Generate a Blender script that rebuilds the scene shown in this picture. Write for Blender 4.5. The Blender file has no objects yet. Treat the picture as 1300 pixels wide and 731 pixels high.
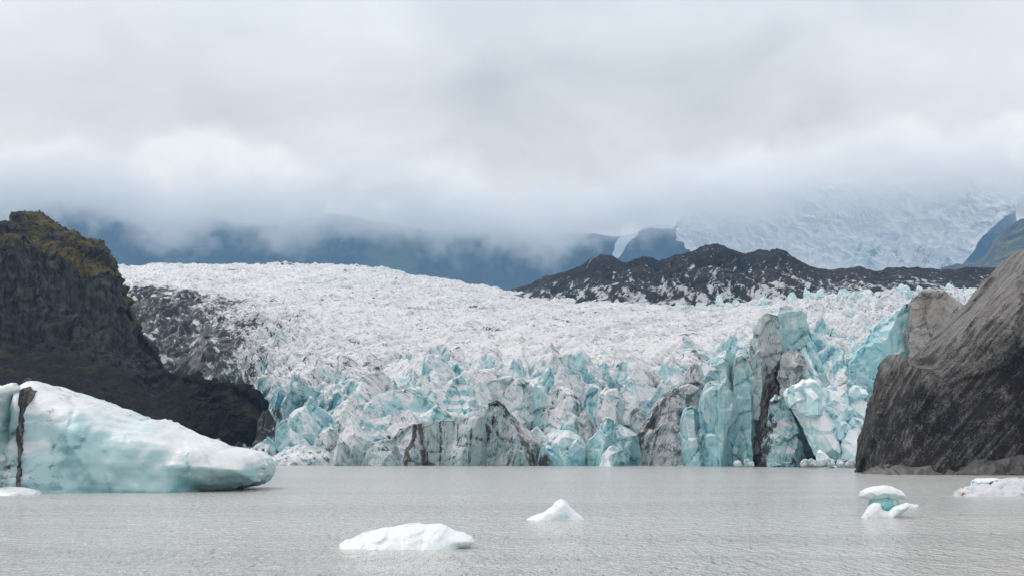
import bpy, math, random
import numpy as np

random.seed(7)
SC = bpy.context.scene
COL = SC.collection

# ------------------------------------------------------------------ camera model (level camera, rising shift)
FPX = 1800.0            # focal length in photo pixels (photo is 1300 wide)
HZ = 568.0              # pixel row of the true horizon
CAMZ = 5.0

def pt(px, py, Y):
    """a point of the place seen in the photograph, at its own distance Y"""
    return np.array([(px - 650.0) / FPX * Y, Y, CAMZ + (HZ - py) / FPX * Y])

def wl(py):
    """distance of a water line seen at a pixel row"""
    return CAMZ * FPX / (py - HZ)

# ------------------------------------------------------------------ numpy noise
def _h(ix, iy, iz, seed):
    n = (ix.astype(np.uint32) * np.uint32(374761393) + iy.astype(np.uint32) * np.uint32(668265263)
         + iz.astype(np.uint32) * np.uint32(2147483647) + np.uint32((seed * 974711 + 1013904223) & 0xffffffff))
    n = (n ^ (n >> np.uint32(13))) * np.uint32(1274126177)
    n = (n ^ (n >> np.uint32(16))) * np.uint32(2246822519)
    return n ^ (n >> np.uint32(15))

def _f(n):
    return n.astype(np.float32) * np.float32(1.0 / 4294967295.0)

def perlin(p, seed=0):
    p = np.asarray(p, np.float32)
    i = np.floor(p).astype(np.int32)
    f = p - i
    w = f * f * f * (f * (f * 6 - 15) + 10)
    out = np.zeros(len(p), np.float32)
    for dx in (0, 1):
        for dy in (0, 1):
            for dz in (0, 1):
                h = _h(i[:, 0] + dx, i[:, 1] + dy, i[:, 2] + dz, seed)
                gx = (h & np.uint32(1023)).astype(np.float32) / 511.5 - 1
                gy = ((h >> np.uint32(10)) & np.uint32(1023)).astype(np.float32) / 511.5 - 1
                gz = ((h >> np.uint32(20)) & np.uint32(1023)).astype(np.float32) / 511.5 - 1
                d = gx * (f[:, 0] - dx) + gy * (f[:, 1] - dy) + gz * (f[:, 2] - dz)
                wx = w[:, 0] if dx else 1 - w[:, 0]
                wy = w[:, 1] if dy else 1 - w[:, 1]
                wz = w[:, 2] if dz else 1 - w[:, 2]
                out += d * wx * wy * wz
    return out * 1.15

def fbm(p, octv=4, seed=0, gain=0.5, lac=2.03):
    p = np.asarray(p, np.float32)
    a, s, t = 1.0, np.zeros(len(p), np.float32), 0.0
    for k in range(octv):
        s += a * perlin(p, seed + k * 17)
        t += a
        a *= gain
        p = p * lac
    return s / t * 1.6

def ridged(p, octv=4, seed=0, gain=0.5, lac=2.07):
    p = np.asarray(p, np.float32)
    a, s, t = 1.0, np.zeros(len(p), np.float32), 0.0
    for k in range(octv):
        s += a * (1 - np.abs(perlin(p, seed + k * 31)) * 2.2)
        t += a
        a *= gain
        p = p * lac
    return s / t

def facet(p, seed=0):
    """3-D cells that each carry a tilted plane: broken, chipped faces. Returns value, edge distance"""
    p = np.asarray(p, np.float32)
    i = np.floor(p).astype(np.int32)
    d1 = np.full(len(p), 9e9, np.float32); d2 = d1.copy(); val = np.zeros(len(p), np.float32)
    for dx in (-1, 0, 1):
        for dy in (-1, 0, 1):
            for dz in (-1, 0, 1):
                cx, cy, cz = i[:, 0] + dx, i[:, 1] + dy, i[:, 2] + dz
                h = _h(cx, cy, cz, seed); g = _h(cx, cy, cz, seed + 91)
                ox = p[:, 0] - cx - (h & np.uint32(1023)).astype(np.float32) / 1023
                oy = p[:, 1] - cy - ((h >> np.uint32(10)) & np.uint32(1023)).astype(np.float32) / 1023
                oz = p[:, 2] - cz - ((h >> np.uint32(20)) & np.uint32(1023)).astype(np.float32) / 1023
                d = ox * ox + oy * oy + oz * oz
                gx = (g & np.uint32(1023)).astype(np.float32) / 511.5 - 1
                gy = ((g >> np.uint32(10)) & np.uint32(1023)).astype(np.float32) / 511.5 - 1
                gz = ((g >> np.uint32(20)) & np.uint32(1023)).astype(np.float32) / 511.5 - 1
                v = gx * ox + gy * oy + gz * oz + 0.45 * gx
                near = d < d1
                d2 = np.where(near, d1, np.minimum(d2, d))
                val = np.where(near, v, val)
                d1 = np.where(near, d, d1)
    return val, np.sqrt(d2) - np.sqrt(d1)

def wedges(x, y, sx, sy, theta, seed, rot=0.6, jitter=0.9):
    """field of leaning wedge-shaped ice blades: the highest of many tilted pyramids. Returns height, valley distance, id"""
    c, s = math.cos(theta), math.sin(theta)
    qx = ((c * x + s * y) / sx).astype(np.float32); qy = ((-s * x + c * y) / sy).astype(np.float32)
    ix = np.floor(qx).astype(np.int32); iy = np.floor(qy).astype(np.int32)
    z0 = np.zeros_like(ix)
    h1 = np.full(len(x), -9e9, np.float32); h2 = h1.copy(); rid = np.zeros(len(x), np.float32)
    for di in (-2, -1, 0, 1, 2):
        for dj in (-2, -1, 0, 1, 2):
            cx, cy = ix + di, iy + dj
            r = [_f(_h(cx, cy, z0 + k, seed)) for k in range(7)]
            du = qx - cx - 0.5 - (r[0] - 0.5) * jitter
            dv = qy - cy - 0.5 - (r[1] - 0.5) * jitter
            a = (r[2] - 0.5) * 2 * rot
            ca, sa = np.cos(a), np.sin(a)
            u = ca * du + sa * dv; v = -sa * du + ca * dv
            h = 0.15 + 0.85 * r[3] - np.maximum((0.7 + 0.7 * r[4]) * u, -(1.3 + 2.4 * r[5]) * u) \
                - np.maximum((0.7 + 1.2 * r[6]) * v, -(0.7 + 1.3 * r[2]) * v)
            up = h > h1
            h2 = np.where(up, h1, np.maximum(h2, h))
            rid = np.where(up, r[4], rid)
            h1 = np.where(up, h, h1)
    return h1, h1 - h2, rid

def sstep(a, b, x):
    t = np.clip((x - a) / (b - a), 0, 1)
    return t * t * (3 - 2 * t)

def pchip(xk, yk, x):
    xk = np.asarray(xk, float); yk = np.asarray(yk, float)
    h = np.diff(xk); d = np.diff(yk) / h
    m = np.zeros(len(xk))
    for k in range(1, len(xk) - 1):
        if d[k - 1] * d[k] > 0:
            w1, w2 = 2 * h[k] + h[k - 1], h[k] + 2 * h[k - 1]
            m[k] = (w1 + w2) / (w1 / d[k - 1] + w2 / d[k])
    m[0], m[-1] = d[0], d[-1]
    i = np.clip(np.searchsorted(xk, x) - 1, 0, len(h) - 1)
    t = (x - xk[i]) / h[i]
    return ((1 + 2 * t) * (1 - t) ** 2 * yk[i] + t * (1 - t) ** 2 * h[i] * m[i]
            + t * t * (3 - 2 * t) * yk[i + 1] + t * t * (t - 1) * h[i] * m[i + 1])

# ------------------------------------------------------------------ mesh helpers
def mesh_from(name, verts, faces, mat, parent=None, loc=(0, 0, 0), attrs=None, smooth=True):
    me = bpy.data.meshes.new(name)
    verts = np.asarray(verts, np.float32); faces = np.asarray(faces, np.int32)
    n, k = faces.shape
    me.vertices.add(len(verts)); me.vertices.foreach_set('co', verts.ravel())
    me.loops.add(n * k); me.loops.foreach_set('vertex_index', faces.ravel())
    me.polygons.add(n)
    me.polygons.foreach_set('loop_start', np.arange(0, n * k, k, dtype=np.int32))
    me.polygons.foreach_set('use_smooth', np.full(n, smooth, dtype=bool))
    for a, v in (attrs or {}).items():
        at = me.attributes.new(a, 'FLOAT', 'POINT')
        at.data.foreach_set('value', np.asarray(v, np.float32))
    me.update(calc_edges=True); me.validate()
    me.materials.append(mat)
    o = bpy.data.objects.new(name, me); COL.objects.link(o)
    o.location = loc
    if parent: o.parent = parent
    return o

def tag(o, label=None, cat=None, group=None, kind=None):
    for k, v in (('label', label), ('category', cat), ('group', group), ('kind', kind)):
        if v: o[k] = v
    return o

def thing(name, label, cat, loc, group=None):
    o = bpy.data.objects.new(name, None); COL.objects.link(o); o.location = loc
    return tag(o, label, cat, group)

def grid_faces(nu, nv):
    i = np.arange(nu * nv).reshape(nv, nu)
    return np.stack([i[:-1, :-1].ravel(), i[:-1, 1:].ravel(), i[1:, 1:].ravel(), i[1:, :-1].ravel()], 1)

def sheet(cols, nu, rows):
    """terrain from surveyed columns: cols = [(px, [(py, Y), ...]), ...]; rows = samples between control rows. Returns X, Y, Z, px, py, v (flat), nu, nv"""
    pxk = np.array([c[0] for c in cols], float)
    R = len(cols[0][1])
    v = np.concatenate([np.linspace(k, k + 1, n, endpoint=False) for k, n in enumerate(rows)] + [[R - 1]])
    px = np.linspace(pxk[0], pxk[-1], nu)
    PY = np.stack([np.interp(px, pxk, [c[1][r][0] for c in cols]) if False else pchip(pxk, [c[1][r][0] for c in cols], px) for r in range(R)])
    YY = np.stack([pchip(pxk, [c[1][r][1] for c in cols], px) for r in range(R)])
    # along v: smooth interpolation of elevation and distance
    ZZ = CAMZ + (HZ - PY) / FPX * YY
    k = np.clip(v.astype(int), 0, R - 2); t = (v - k)[:, None]
    def cr(A):
        p0 = A[np.clip(k - 1, 0, R - 1)]; p1 = A[k]; p2 = A[k + 1]; p3 = A[np.clip(k + 2, 0, R - 1)]
        m1 = 0.35 * (p2 - p0); m2 = 0.35 * (p3 - p1)
        return (1 + 2 * t) * (1 - t) ** 2 * p1 + t * (1 - t) ** 2 * m1 + t * t * (3 - 2 * t) * p2 + t * t * (t - 1) * m2
    Z = cr(ZZ); Y = cr(YY)
    X = (px[None, :] - 650) / FPX * Y
    PYs = HZ - (Z - CAMZ) * FPX / Y
    V = np.repeat(v[:, None], nu, 1); PX = np.repeat(px[None, :], len(v), 0)
    return [a.ravel().astype(np.float64) for a in (X, Y, Z, PX, PYs, V)] + [nu, len(v)]

def grid_normals(P, nu, nv):
    G = P.reshape(nv, nu, 3)
    a = np.gradient(G, axis=1); b = np.gradient(G, axis=0)
    n = np.cross(a, b); n /= np.linalg.norm(n, axis=2, keepdims=True) + 1e-9
    return n.reshape(-1, 3)

# ------------------------------------------------------------------ node helpers
class NT:
    def __init__(s, tree):
        s.t = tree; s.n = tree.nodes; s.l = tree.links
    def new(s, typ, **kw):
        nd = s.n.new(typ)
        for k, v in kw.items(): setattr(nd, k, v)
        return nd
    def put(s, sock, v):
        if hasattr(v, 'is_linked'): s.l.new(v, sock)
        elif v is not None:
            try: sock.default_value = v
            except Exception: sock.default_value = (*v, 1) if len(v) == 3 else v
    def math(s, op, a, b=0.0, c=None, clamp=False):
        nd = s.new('ShaderNodeMath', operation=op, use_clamp=clamp)
        s.put(nd.inputs[0], a); s.put(nd.inputs[1], b)
        if c is not None: s.put(nd.inputs[2], c)
        return nd.outputs[0]
    def mix(s, f, a, b, blend='MIX'):
        nd = s.new('ShaderNodeMix', data_type='RGBA', blend_type=blend)
        s.put(nd.inputs[0], f); s.put(nd.inputs[6], a); s.put(nd.inputs[7], b)
        return nd.outputs[2]
    def ramp(s, x, a, b, lo=0.0, hi=1.0):
        nd = s.new('ShaderNodeMapRange', interpolation_type='SMOOTHSTEP')
        s.put(nd.inputs[0], x); s.put(nd.inputs[1], a); s.put(nd.inputs[2], b); s.put(nd.inputs[3], lo); s.put(nd.inputs[4], hi)
        return nd.outputs[0]
    def noise(s, vec, scale, detail=4.0, rough=0.5, dist=0.0, lac=2.0):
        nd = s.new('ShaderNodeTexNoise')
        if vec is not None: s.l.new(vec, nd.inputs['Vector'])
        nd.inputs['Scale'].default_value = scale; nd.inputs['Detail'].default_value = detail
        nd.inputs['Roughness'].default_value = rough; nd.inputs['Distortion'].default_value = dist
        nd.inputs['Lacunarity'].default_value = lac
        return nd.outputs[0]
    def mapping(s, vec, scale=(1, 1, 1), rot=(0, 0, 0), loc=(0, 0, 0), typ='POINT'):
        nd = s.new('ShaderNodeMapping', vector_type=typ)
        s.l.new(vec, nd.inputs[0]); nd.inputs[1].default_value = loc; nd.inputs[2].default_value = rot; nd.inputs[3].default_value = scale
        return nd.outputs[0]
    def attr(s, name):
        return s.new('ShaderNodeAttribute', attribute_name=name).outputs['Fac']
    def voro(s, vec, scale, feature='DISTANCE_TO_EDGE'):
        nd = s.new('ShaderNodeTexVoronoi', feature=feature)
        s.l.new(vec, nd.inputs['Vector']); nd.inputs['Scale'].default_value = scale
        return nd.outputs[0]

def base_mat(name):
    m = bpy.data.materials.new(name); m.use_nodes = True
    t = NT(m.node_tree)
    p = m.node_tree.nodes['Principled BSDF']
    return m, t, p

def rgba(c): return (c[0], c[1], c[2], 1.0)

WHITE = (0.71, 0.712, 0.722); BLUE = (0.34, 0.575, 0.615); DEEP = (0.035, 0.28, 0.37); DIRT = (0.035, 0.033, 0.034)

def ice_mat(name, white=WHITE, blue=BLUE, deep=DEEP, dirt=DIRT, brown=(0.11, 0.09, 0.07), ba=1.0, bb=0.0, da=0.0, streak=(0.6, 0.0), k=1.0,
            kn=0.9, ks=0.9, cracks=0.5, sc=1.0, bump=0.5, up0=0.75, up1=0.15, gap=0.75, strata=0.0, rough=0.55, edge=0.2, stretch=6.0, spec=0.22, lines=0.0, lrot=-0.75, lsc=1.7, lst=(1, 2.5, 12)):
    """weathered glacier ice: white crust on the faces that look up, blue fresh ice on steep ones, dirt in streaks, specks and cracks"""
    m, t, p = base_mat(name)
    co = t.new('ShaderNodeTexCoord').outputs['Object']
    geo = t.new('ShaderNodeNewGeometry')
    sep = t.new('ShaderNodeSeparateXYZ'); t.l.new(geo.outputs['Normal'], sep.inputs[0])
    up = sep.outputs[2]
    nb = t.noise(co, 0.055 * sc, 5, 0.55, 0.4)
    nm = t.noise(co, 0.33 * sc, 8, 0.62, 0.3)
    nf = t.noise(co, 2.6 * sc, 5, 0.65)
    st = t.noise(t.mapping(co, (1.0, 1.0, stretch), (streak[1], streak[0], 0.2), typ='TEXTURE'), 0.9 * sc, 7, 0.6, 0.35)
    steep = t.ramp(up, up0, up1)
    bm = t.math('MULTIPLY', steep, ba)
    bm = t.math('ADD', bm, t.math('MULTIPLY', t.math('SUBTRACT', nb, 0.5), 1.9))
    bm = t.math('ADD', bm, t.math('MULTIPLY', t.math('SUBTRACT', nm, 0.5), 1.7))
    bm = t.math('ADD', bm, t.math('MULTIPLY', t.math('SUBTRACT', st, 0.5), 1.1))
    bm = t.math('ADD', bm, t.math('ADD', t.attr('blue'), bb))
    if strata:
        wv = t.noise(t.mapping(co, (0.12, 0.12, 1.6), (0.12, 0.1, 0)), 0.8 * sc, 5, 0.6, 0.4)
        bm = t.math('ADD', bm, t.math('MULTIPLY', t.math('SUBTRACT', wv, 0.5), strata))
    ice = t.mix(t.ramp(bm, 0.05, 0.85), rgba(white), rgba(blue))
    ice = t.mix(t.ramp(bm, gap, gap + 0.75), ice, rgba(deep))
    # faint tint variations so no face is uniform
    ice = t.mix(t.ramp(nf, 0.35, 0.75, 0.0, 0.18), ice, rgba(tuple(c * 0.72 for c in white)))
    d = t.math('ADD', t.attr('dirt'), da)
    v = t.math('ADD', d, t.math('MULTIPLY', t.math('SUBTRACT', nm, 0.5), kn * 1.9))
    v = t.math('ADD', v, t.math('MULTIPLY', t.math('SUBTRACT', st, 0.5), ks * 2.0))
    v = t.math('ADD', v, t.math('MULTIPLY', t.math('SUBTRACT', nf, 0.5), 1.0))
    dm = t.ramp(v, 0.30, 0.30 + edge * 2, 0.0, k)
    if cracks:
        cv = t.mix(0.12, co, t.noise(co, 0.25 * sc, 3, 0.6))
        wob = t.new('ShaderNodeVectorMath', operation='ADD'); t.l.new(co, wob.inputs[0])
        nz = t.new('ShaderNodeTexNoise'); t.l.new(co, nz.inputs['Vector']); nz.inputs['Scale'].default_value = 0.3 * sc; nz.inputs['Detail'].default_value = 4
        wsc = t.new('ShaderNodeVectorMath', operation='SCALE'); t.l.new(nz.outputs[1], wsc.inputs[0]); wsc.inputs[3].default_value = 5.0 / sc
        t.l.new(wsc.outputs[0], wob.inputs[1])
        vo = t.voro(t.mapping(wob.outputs[0], (1, 1, 0.45), (0.2, streak[0] * 0.6, 0)), 0.11 * sc)
        cm = t.math('MULTIPLY', t.ramp(vo, 0.028, 0.0), t.ramp(nm, 0.45, 0.62))
        dm = t.math('MAXIMUM', dm, t.math('MULTIPLY', cm, cracks))
    if lines:
        s2 = t.noise(t.mapping(co, lst, (0.1, lrot, 0.15), typ='TEXTURE'), lsc * sc, 3, 0.55, 0.25)
        lm = t.math('MULTIPLY', t.ramp(t.math('ABSOLUTE', t.math('SUBTRACT', s2, 0.5)), 0.035, 0.008), t.ramp(t.math('ADD', nm, t.math('MULTIPLY', d, 0.5)), 0.42, 0.6))
        dm = t.math('MAXIMUM', dm, t.math('MULTIPLY', lm, lines))
    dcol = t.mix(t.ramp(nb, 0.4, 0.65), rgba(dirt), rgba(brown))
    col = t.mix(dm, ice, dcol)
    t.l.new(col, p.inputs['Base Color'])
    p.inputs['Roughness'].default_value = rough
    p.inputs['Specular IOR Level'].default_value = spec
    bmp = t.new('ShaderNodeBump'); bmp.inputs['Strength'].default_value = bump; bmp.inputs['Distance'].default_value = 0.6 / sc
    hh = t.math('ADD', t.math('MULTIPLY', nm, 1.0), t.math('ADD', t.math('MULTIPLY', st, 0.5), t.math('MULTIPLY', nf, 0.18)))
    t.l.new(hh, bmp.inputs['Height']); t.l.new(bmp.outputs[0], p.inputs['Normal'])
    return m

# ------------------------------------------------------------------ ice block builder
def voxel_mesh(v, f, size):
    me = bpy.data.meshes.new('tmp'); me.from_pydata([tuple(x) for x in v], [], f); me.update()
    o = bpy.data.objects.new('tmp', me); COL.objects.link(o)
    md = o.modifiers.new('r', 'REMESH'); md.mode = 'VOXEL'; md.voxel_size = size; md.use_smooth_shade = True
    dg = bpy.context.evaluated_depsgraph_get(); dg.update()
    ev = o.evaluated_get(dg); em = ev.to_mesh()
    n = len(em.vertices); co = np.empty(n * 3, np.float32); em.vertices.foreach_get('co', co)
    nl = len(em.loops); li = np.empty(nl, np.int32); em.loops.foreach_get('vertex_index', li)
    tot = np.empty(len(em.polygons), np.int32); em.polygons.foreach_get('loop_total', tot)
    assert (tot == 4).all()
    ev.to_mesh_clear(); bpy.data.objects.remove(o); bpy.data.meshes.remove(me)
    return co.reshape(-1, 3).astype(np.float64), li.reshape(-1, 4)

def fracture(P, F, ratio, levels):
    """collapse a fine surface to flat shards, then split every shard so that dirt can vary inside it"""
    me = bpy.data.meshes.new('tmp'); me.from_pydata(P.tolist(), [], F.tolist()); me.update()
    o = bpy.data.objects.new('tmp', me); COL.objects.link(o)
    md = o.modifiers.new('d', 'DECIMATE'); md.ratio = ratio
    tr = o.modifiers.new('t', 'TRIANGULATE')
    dg = bpy.context.evaluated_depsgraph_get(); dg.update()
    ev = o.evaluated_get(dg); em = ev.to_mesh()
    co = np.empty(len(em.vertices) * 3, np.float32); em.vertices.foreach_get('co', co)
    li = np.empty(len(em.loops), np.int32); em.loops.foreach_get('vertex_index', li)
    ev.to_mesh_clear(); bpy.data.objects.remove(o); bpy.data.meshes.remove(me)
    V = co.reshape(-1, 3).astype(np.float64); T = li.reshape(-1, 3)
    for _ in range(levels):
        e = np.concatenate([T[:, [0, 1]], T[:, [1, 2]], T[:, [2, 0]]]); e.sort(1)
        u, inv = np.unique(e, axis=0, return_inverse=True); inv = inv.ravel()
        n = len(V); m = len(T)
        V = np.vstack([V, 0.5 * (V[u[:, 0]] + V[u[:, 1]])])
        a, b, c = n + inv[:m], n + inv[m:2 * m], n + inv[2 * m:]
        T = np.vstack([np.stack([T[:, 0], a, c], 1), np.stack([a, T[:, 1], b], 1), np.stack([c, b, T[:, 2]], 1), np.stack([a, b, c], 1)])
    return V, T

def vnormals(P, F):
    a = P[F[:, 2]] - P[F[:, 0]]; b = P[F[:, 3]] - P[F[:, 1]]
    fn = np.cross(a, b); N = np.zeros_like(P)
    for k in range(4): np.add.at(N, F[:, k], fn)
    return N / (np.linalg.norm(N, axis=1, keepdims=True) + 1e-9)

def seg_dist(x, z, A, B):
    d = np.full(len(x), 9e9)
    for (ax, az), (bx, bz) in zip(A, B):
        ex, ez = bx - ax, bz - az; L = ex * ex + ez * ez + 1e-9
        t = np.clip(((x - ax) * ex + (z - az) * ez) / L, 0, 1)
        d = np.minimum(d, np.hypot(x - ax - t * ex, z - az - t * ez))
    return d

def block(name, outline, Y, thick, mat, parent=None, res=0.45, rnd=None, power=2.0, lean=0.0, leanx=0.0, bury=3.0, origin=None,
          fs=9.0, fa=1.2, fs2=3.0, fa2=0.35, na=0.25, flute=0.0, fsc=2.2, strata=0.0, seed=0, dirt=None, blue=None, edge=0.35, closed=False, post=None, sm=0.0, smc=8.0, gem=7, wide=1.0, shard=0.1, diag=None):
    """one ice body: the outline (photo pixels, seen at distance Y) given real depth, rounded at its rim, broken into facets"""
    Yr = Y + 0.55 * thick          # the rim of the body stands at mid thickness
    O = np.array([pt(px, py, Yr)[[0, 2]] for px, py in outline])
    O[:, 0] = O[:, 0].mean() + (O[:, 0] - O[:, 0].mean()) * wide
    if not closed:
        lo = min(O[0, 1], O[-1, 1]) - bury
        OO = np.vstack([[O[0, 0], lo], O, [O[-1, 0], lo]])
    else: OO = O
    n = len(OO)
    v = [(x, 0.0, z) for x, z in OO] + [(x, thick, z) for x, z in OO]
    ar = sum(OO[i, 0] * OO[(i + 1) % n, 1] - OO[(i + 1) % n, 0] * OO[i, 1] for i in range(n))
    f = [list(range(n)), list(range(2 * n - 1, n - 1, -1))] + [[i + n, (i + 1) % n + n, (i + 1) % n, i] for i in range(n)]
    if ar < 0: f = [g[::-1] for g in f]
    P, F = voxel_mesh(v, f, res)
    P = P.copy()
    x, y, z = P[:, 0].copy(), P[:, 1].copy(), P[:, 2].copy()
    if closed: A = OO; B = np.roll(OO, -1, 0)
    else: A = OO[:-1]; B = OO[1:]
    d = seg_dist(x, z, A, B)
    R = rnd if rnd else thick * 0.5
    t = np.clip(d / R, 0, 1)
    k = 0.12 + 0.88 * (1 - (1 - t) ** power) ** (1 / power)
    if gem:
        # the mass is cut by a few inclined fracture planes, so its faces are flat and meet in edges
        rg = np.random.RandomState(seed + 1000)
        cx, hw = 0.5 * (x.min() + x.max()), 0.5 * (x.max() - x.min()) + 1e-6
        zb, hh = max(0.0, z.min()), z.max() - max(0.0, z.min()) + 1e-6
        wx = (x - cx) / hw + 0.12 * fbm(np.stack([x, z, 0 * x], 1) / (0.35 * hh + 2), 2, seed); wz = np.clip((z - zb) / hh, 0, 1)
        k = 0.2 + 0.8 * np.clip(d / min(R, 0.45 * hw + 1.0), 0, 1)
        for g in range(gem):
            gx = rg.uniform(-1.1, 1.1); gz = rg.uniform(-0.15, 1.0); c0 = rg.uniform(0.7, 1.15)
            k = np.minimum(k, np.clip(c0 - gx * (wx - rg.uniform(-.4, .4)) * 0.8 - gz * (wz - rg.uniform(.0, .5)), 0.16, 2))
    yc = thick * 0.55
    P[:, 1] = yc + (y - yc) * k
    W = P + np.array([0, Y, 0])
    z0 = z.min()
    q = W / fs
    fv, fe = facet(q + seed * 3.7, seed)
    fv2, fe2 = facet(W / fs2 + seed * 1.3, seed + 5)
    fv3, fe3 = facet(W / (fs2 * 0.42) + seed * 2.1, seed + 8)
    nz = fbm(W / 1.6 + seed, 4, seed + 9)
    N = vnormals(P, F)
    disp = fv * fa * 1.25 + fv2 * fa2 * 1.5 + fv3 * fa2 * 0.5 + nz * na - np.exp(-(fe / 0.06) ** 2) * edge * fa
    if flute:
        disp += flute * ridged(W * np.array([1 / fsc, 1 / fsc, 0.05]) + seed, 3, seed + 3)
    if strata:
        disp += strata * fbm(W * np.array([.03, .03, .55]) + W[:, :1] * np.array([0, 0, .03]), 3, seed + 4)
    if sm: disp += sm * fbm(W / smc + seed * 1.7, 3, seed + 6)
    if diag:
        ct, sn = math.cos(diag[0]), math.sin(diag[0])
        ua = W[:, 0] * sn + W[:, 2] * ct; vb = W[:, 0] * ct - W[:, 2] * sn
        disp += diag[1] * (ridged(np.stack([vb / diag[2], ua / (diag[2] * 7), W[:, 1] / (diag[2] * 6)], 1) + seed, 4, seed + 2) - 0.6)
    # keep the silhouette: full relief on the faces, less sideways
    D = N * disp[:, None]
    D[:, 0] *= 0.6; D[:, 2] *= 0.6
    P = P + D
    P[:, 1] += lean * (z - z0)
    P[:, 0] += leanx * (z - z0) * 0
    if post: P = post(P)
    at = {}
    if shard:
        P[:, 1] -= lean * (z - z0)
        P, F = fracture(P, F, shard, 2 if shard < 0.2 else 1)
        x, z = P[:, 0], P[:, 2]; W = P + np.array([0, Y, 0]); fv, fe = facet(W / fs + seed * 3.7, seed)
        P = P.copy(); P[:, 1] += lean * (z - z0)
    ctx = dict(px=650 + FPX * x / Yr, py=HZ - (z - CAMZ) * FPX / Yr, x=x, z=z, fe=fe, fv=fv, W=W)
    at['dirt'] = dirt(ctx) if callable(dirt) else np.full(len(P), dirt or 0.0)
    at['blue'] = blue(ctx) if callable(blue) else np.full(len(P), blue or 0.0)
    ed = np.exp(-(fe / 0.05) ** 2)
    at['dirt'] = at['dirt'] + edge * ed * sstep(-.15, .05, fv)
    at['blue'] = at['blue'] + 2.2 * edge * ed * sstep(.05, -.15, fv)
    P = P + np.array([0, Y, 0])
    if origin is None:
        origin = np.array([P[:, 0].mean(), P[:, 1].mean(), max(0.0, z0)])
    return mesh_from(name, P - origin, F, mat, parent, (0, 0, 0) if parent else tuple(origin), at, smooth=not shard)


# ================================================================== WORLD, SUN, CAMERA
SUN_EL, SUN_AZ = math.radians(50), math.radians(-38)     # azimuth measured clockwise from the view direction (+Y)
world = bpy.data.worlds.new('World'); SC.world = world; world.use_nodes = True
w = NT(world.node_tree)
for nd in list(world.node_tree.nodes): world.node_tree.nodes.remove(nd)
sky = w.new('ShaderNodeTexSky', sky_type='NISHITA')
sky.sun_disc = False; sky.sun_elevation = SUN_EL; sky.sun_rotation = SUN_AZ
wco = w.new('ShaderNodeTexCoord').outputs['Generated']
wsep = w.new('ShaderNodeSeparateXYZ'); w.l.new(wco, wsep.inputs[0])
el = wsep.outputs[2]
# overcast deck: brighter towards the zenith, broken by soft heavy folds
lum = w.ramp(el, 0.10, 0.34, 9.6, 8.4)
lum = w.math('ADD', lum, w.ramp(el, 0.3, 1.0, 0.0, 1.5))
c1 = w.noise(w.mapping(wco, (1.0, 1.0, 2.2), (0, 0, 0), (3.1, 0.7, 1.9)), 3.0, 4, 0.5, 0.35)
c2 = w.noise(w.mapping(wco, (1.0, 1.0, 1.5), (0, 0, 0), (0.4, 5.2, 0.3)), 7.0, 5, 0.5, 0.5)
edge = w.new('ShaderNodeFloatCurve'); cu = edge.mapping.curves[0]
bank = [(-700, 175), (-300, 160), (0, 155), (110, 150), (200, 142), (260, 132), (330, 165), (420, 176), (520, 160), (600, 182), (690, 235), (770, 255), (830, 215), (880, 178), (940, 166), (1020, 162), (1100, 150), (1200, 152), (1300, 136), (1600, 150), (2000, 170)]
bq = [((px - 650) / FPX / 1.6 + 0.5, (HZ - py) / FPX / 0.4) for px, py in bank]
while len(cu.points) < len(bq): cu.points.new(0.5, 0.5)
for q, r in zip(cu.points, bq): q.location = r
edge.mapping.update()
hx = w.math('DIVIDE', wsep.outputs[0], wsep.outputs[1]); hz_ = w.math('DIVIDE', el, w.math('MAXIMUM', wsep.outputs[1], 0.05))
w.l.new(w.math('ADD', w.math('DIVIDE', hx, 1.6), 0.5), edge.inputs['Value'])
puff = w.new('ShaderNodeTexVoronoi', feature='SMOOTH_F1'); w.l.new(w.mapping(wco, (1, 1, 1.2)), puff.inputs['Vector'])
puff.inputs['Scale'].default_value = 16; puff.inputs['Detail'].default_value = 1; puff.inputs['Roughness'].default_value = 0.5; puff.inputs['Smoothness'].default_value = 0.6
pn = w.noise(wco, 11.0, 5, 0.55, 0.3)
dist = w.math('SUBTRACT', w.math('MULTIPLY', edge.outputs[0], 0.4), hz_)
dist = w.math('ADD', dist, w.math('MULTIPLY', w.math('SUBTRACT', pn, 0.5), 0.085))
dist = w.math('SUBTRACT', dist, w.math('MULTIPLY', w.math('SUBTRACT', puff.outputs[0], 0.4), 0.035))
inside = w.ramp(dist, -0.004, 0.016)
fold0 = w.math('SUBTRACT', w.math('MULTIPLY', inside, w.ramp(dist, 0.10, 0.0, -0.02, 0.115)), w.math('MULTIPLY', w.math('SUBTRACT', 1.0, inside), w.ramp(dist, -0.10, 0.0, 0.0, 0.085)))
fold0 = w.math('MULTIPLY', fold0, w.ramp(wsep.outputs[1], 0.2, 0.6))
fold = w.math('ADD', fold0, w.math('ADD', w.math('MULTIPLY', w.math('SUBTRACT', c1, 0.5), 0.6), w.math('MULTIPLY', w.math('SUBTRACT', c2, 0.5), 0.45)))
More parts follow.
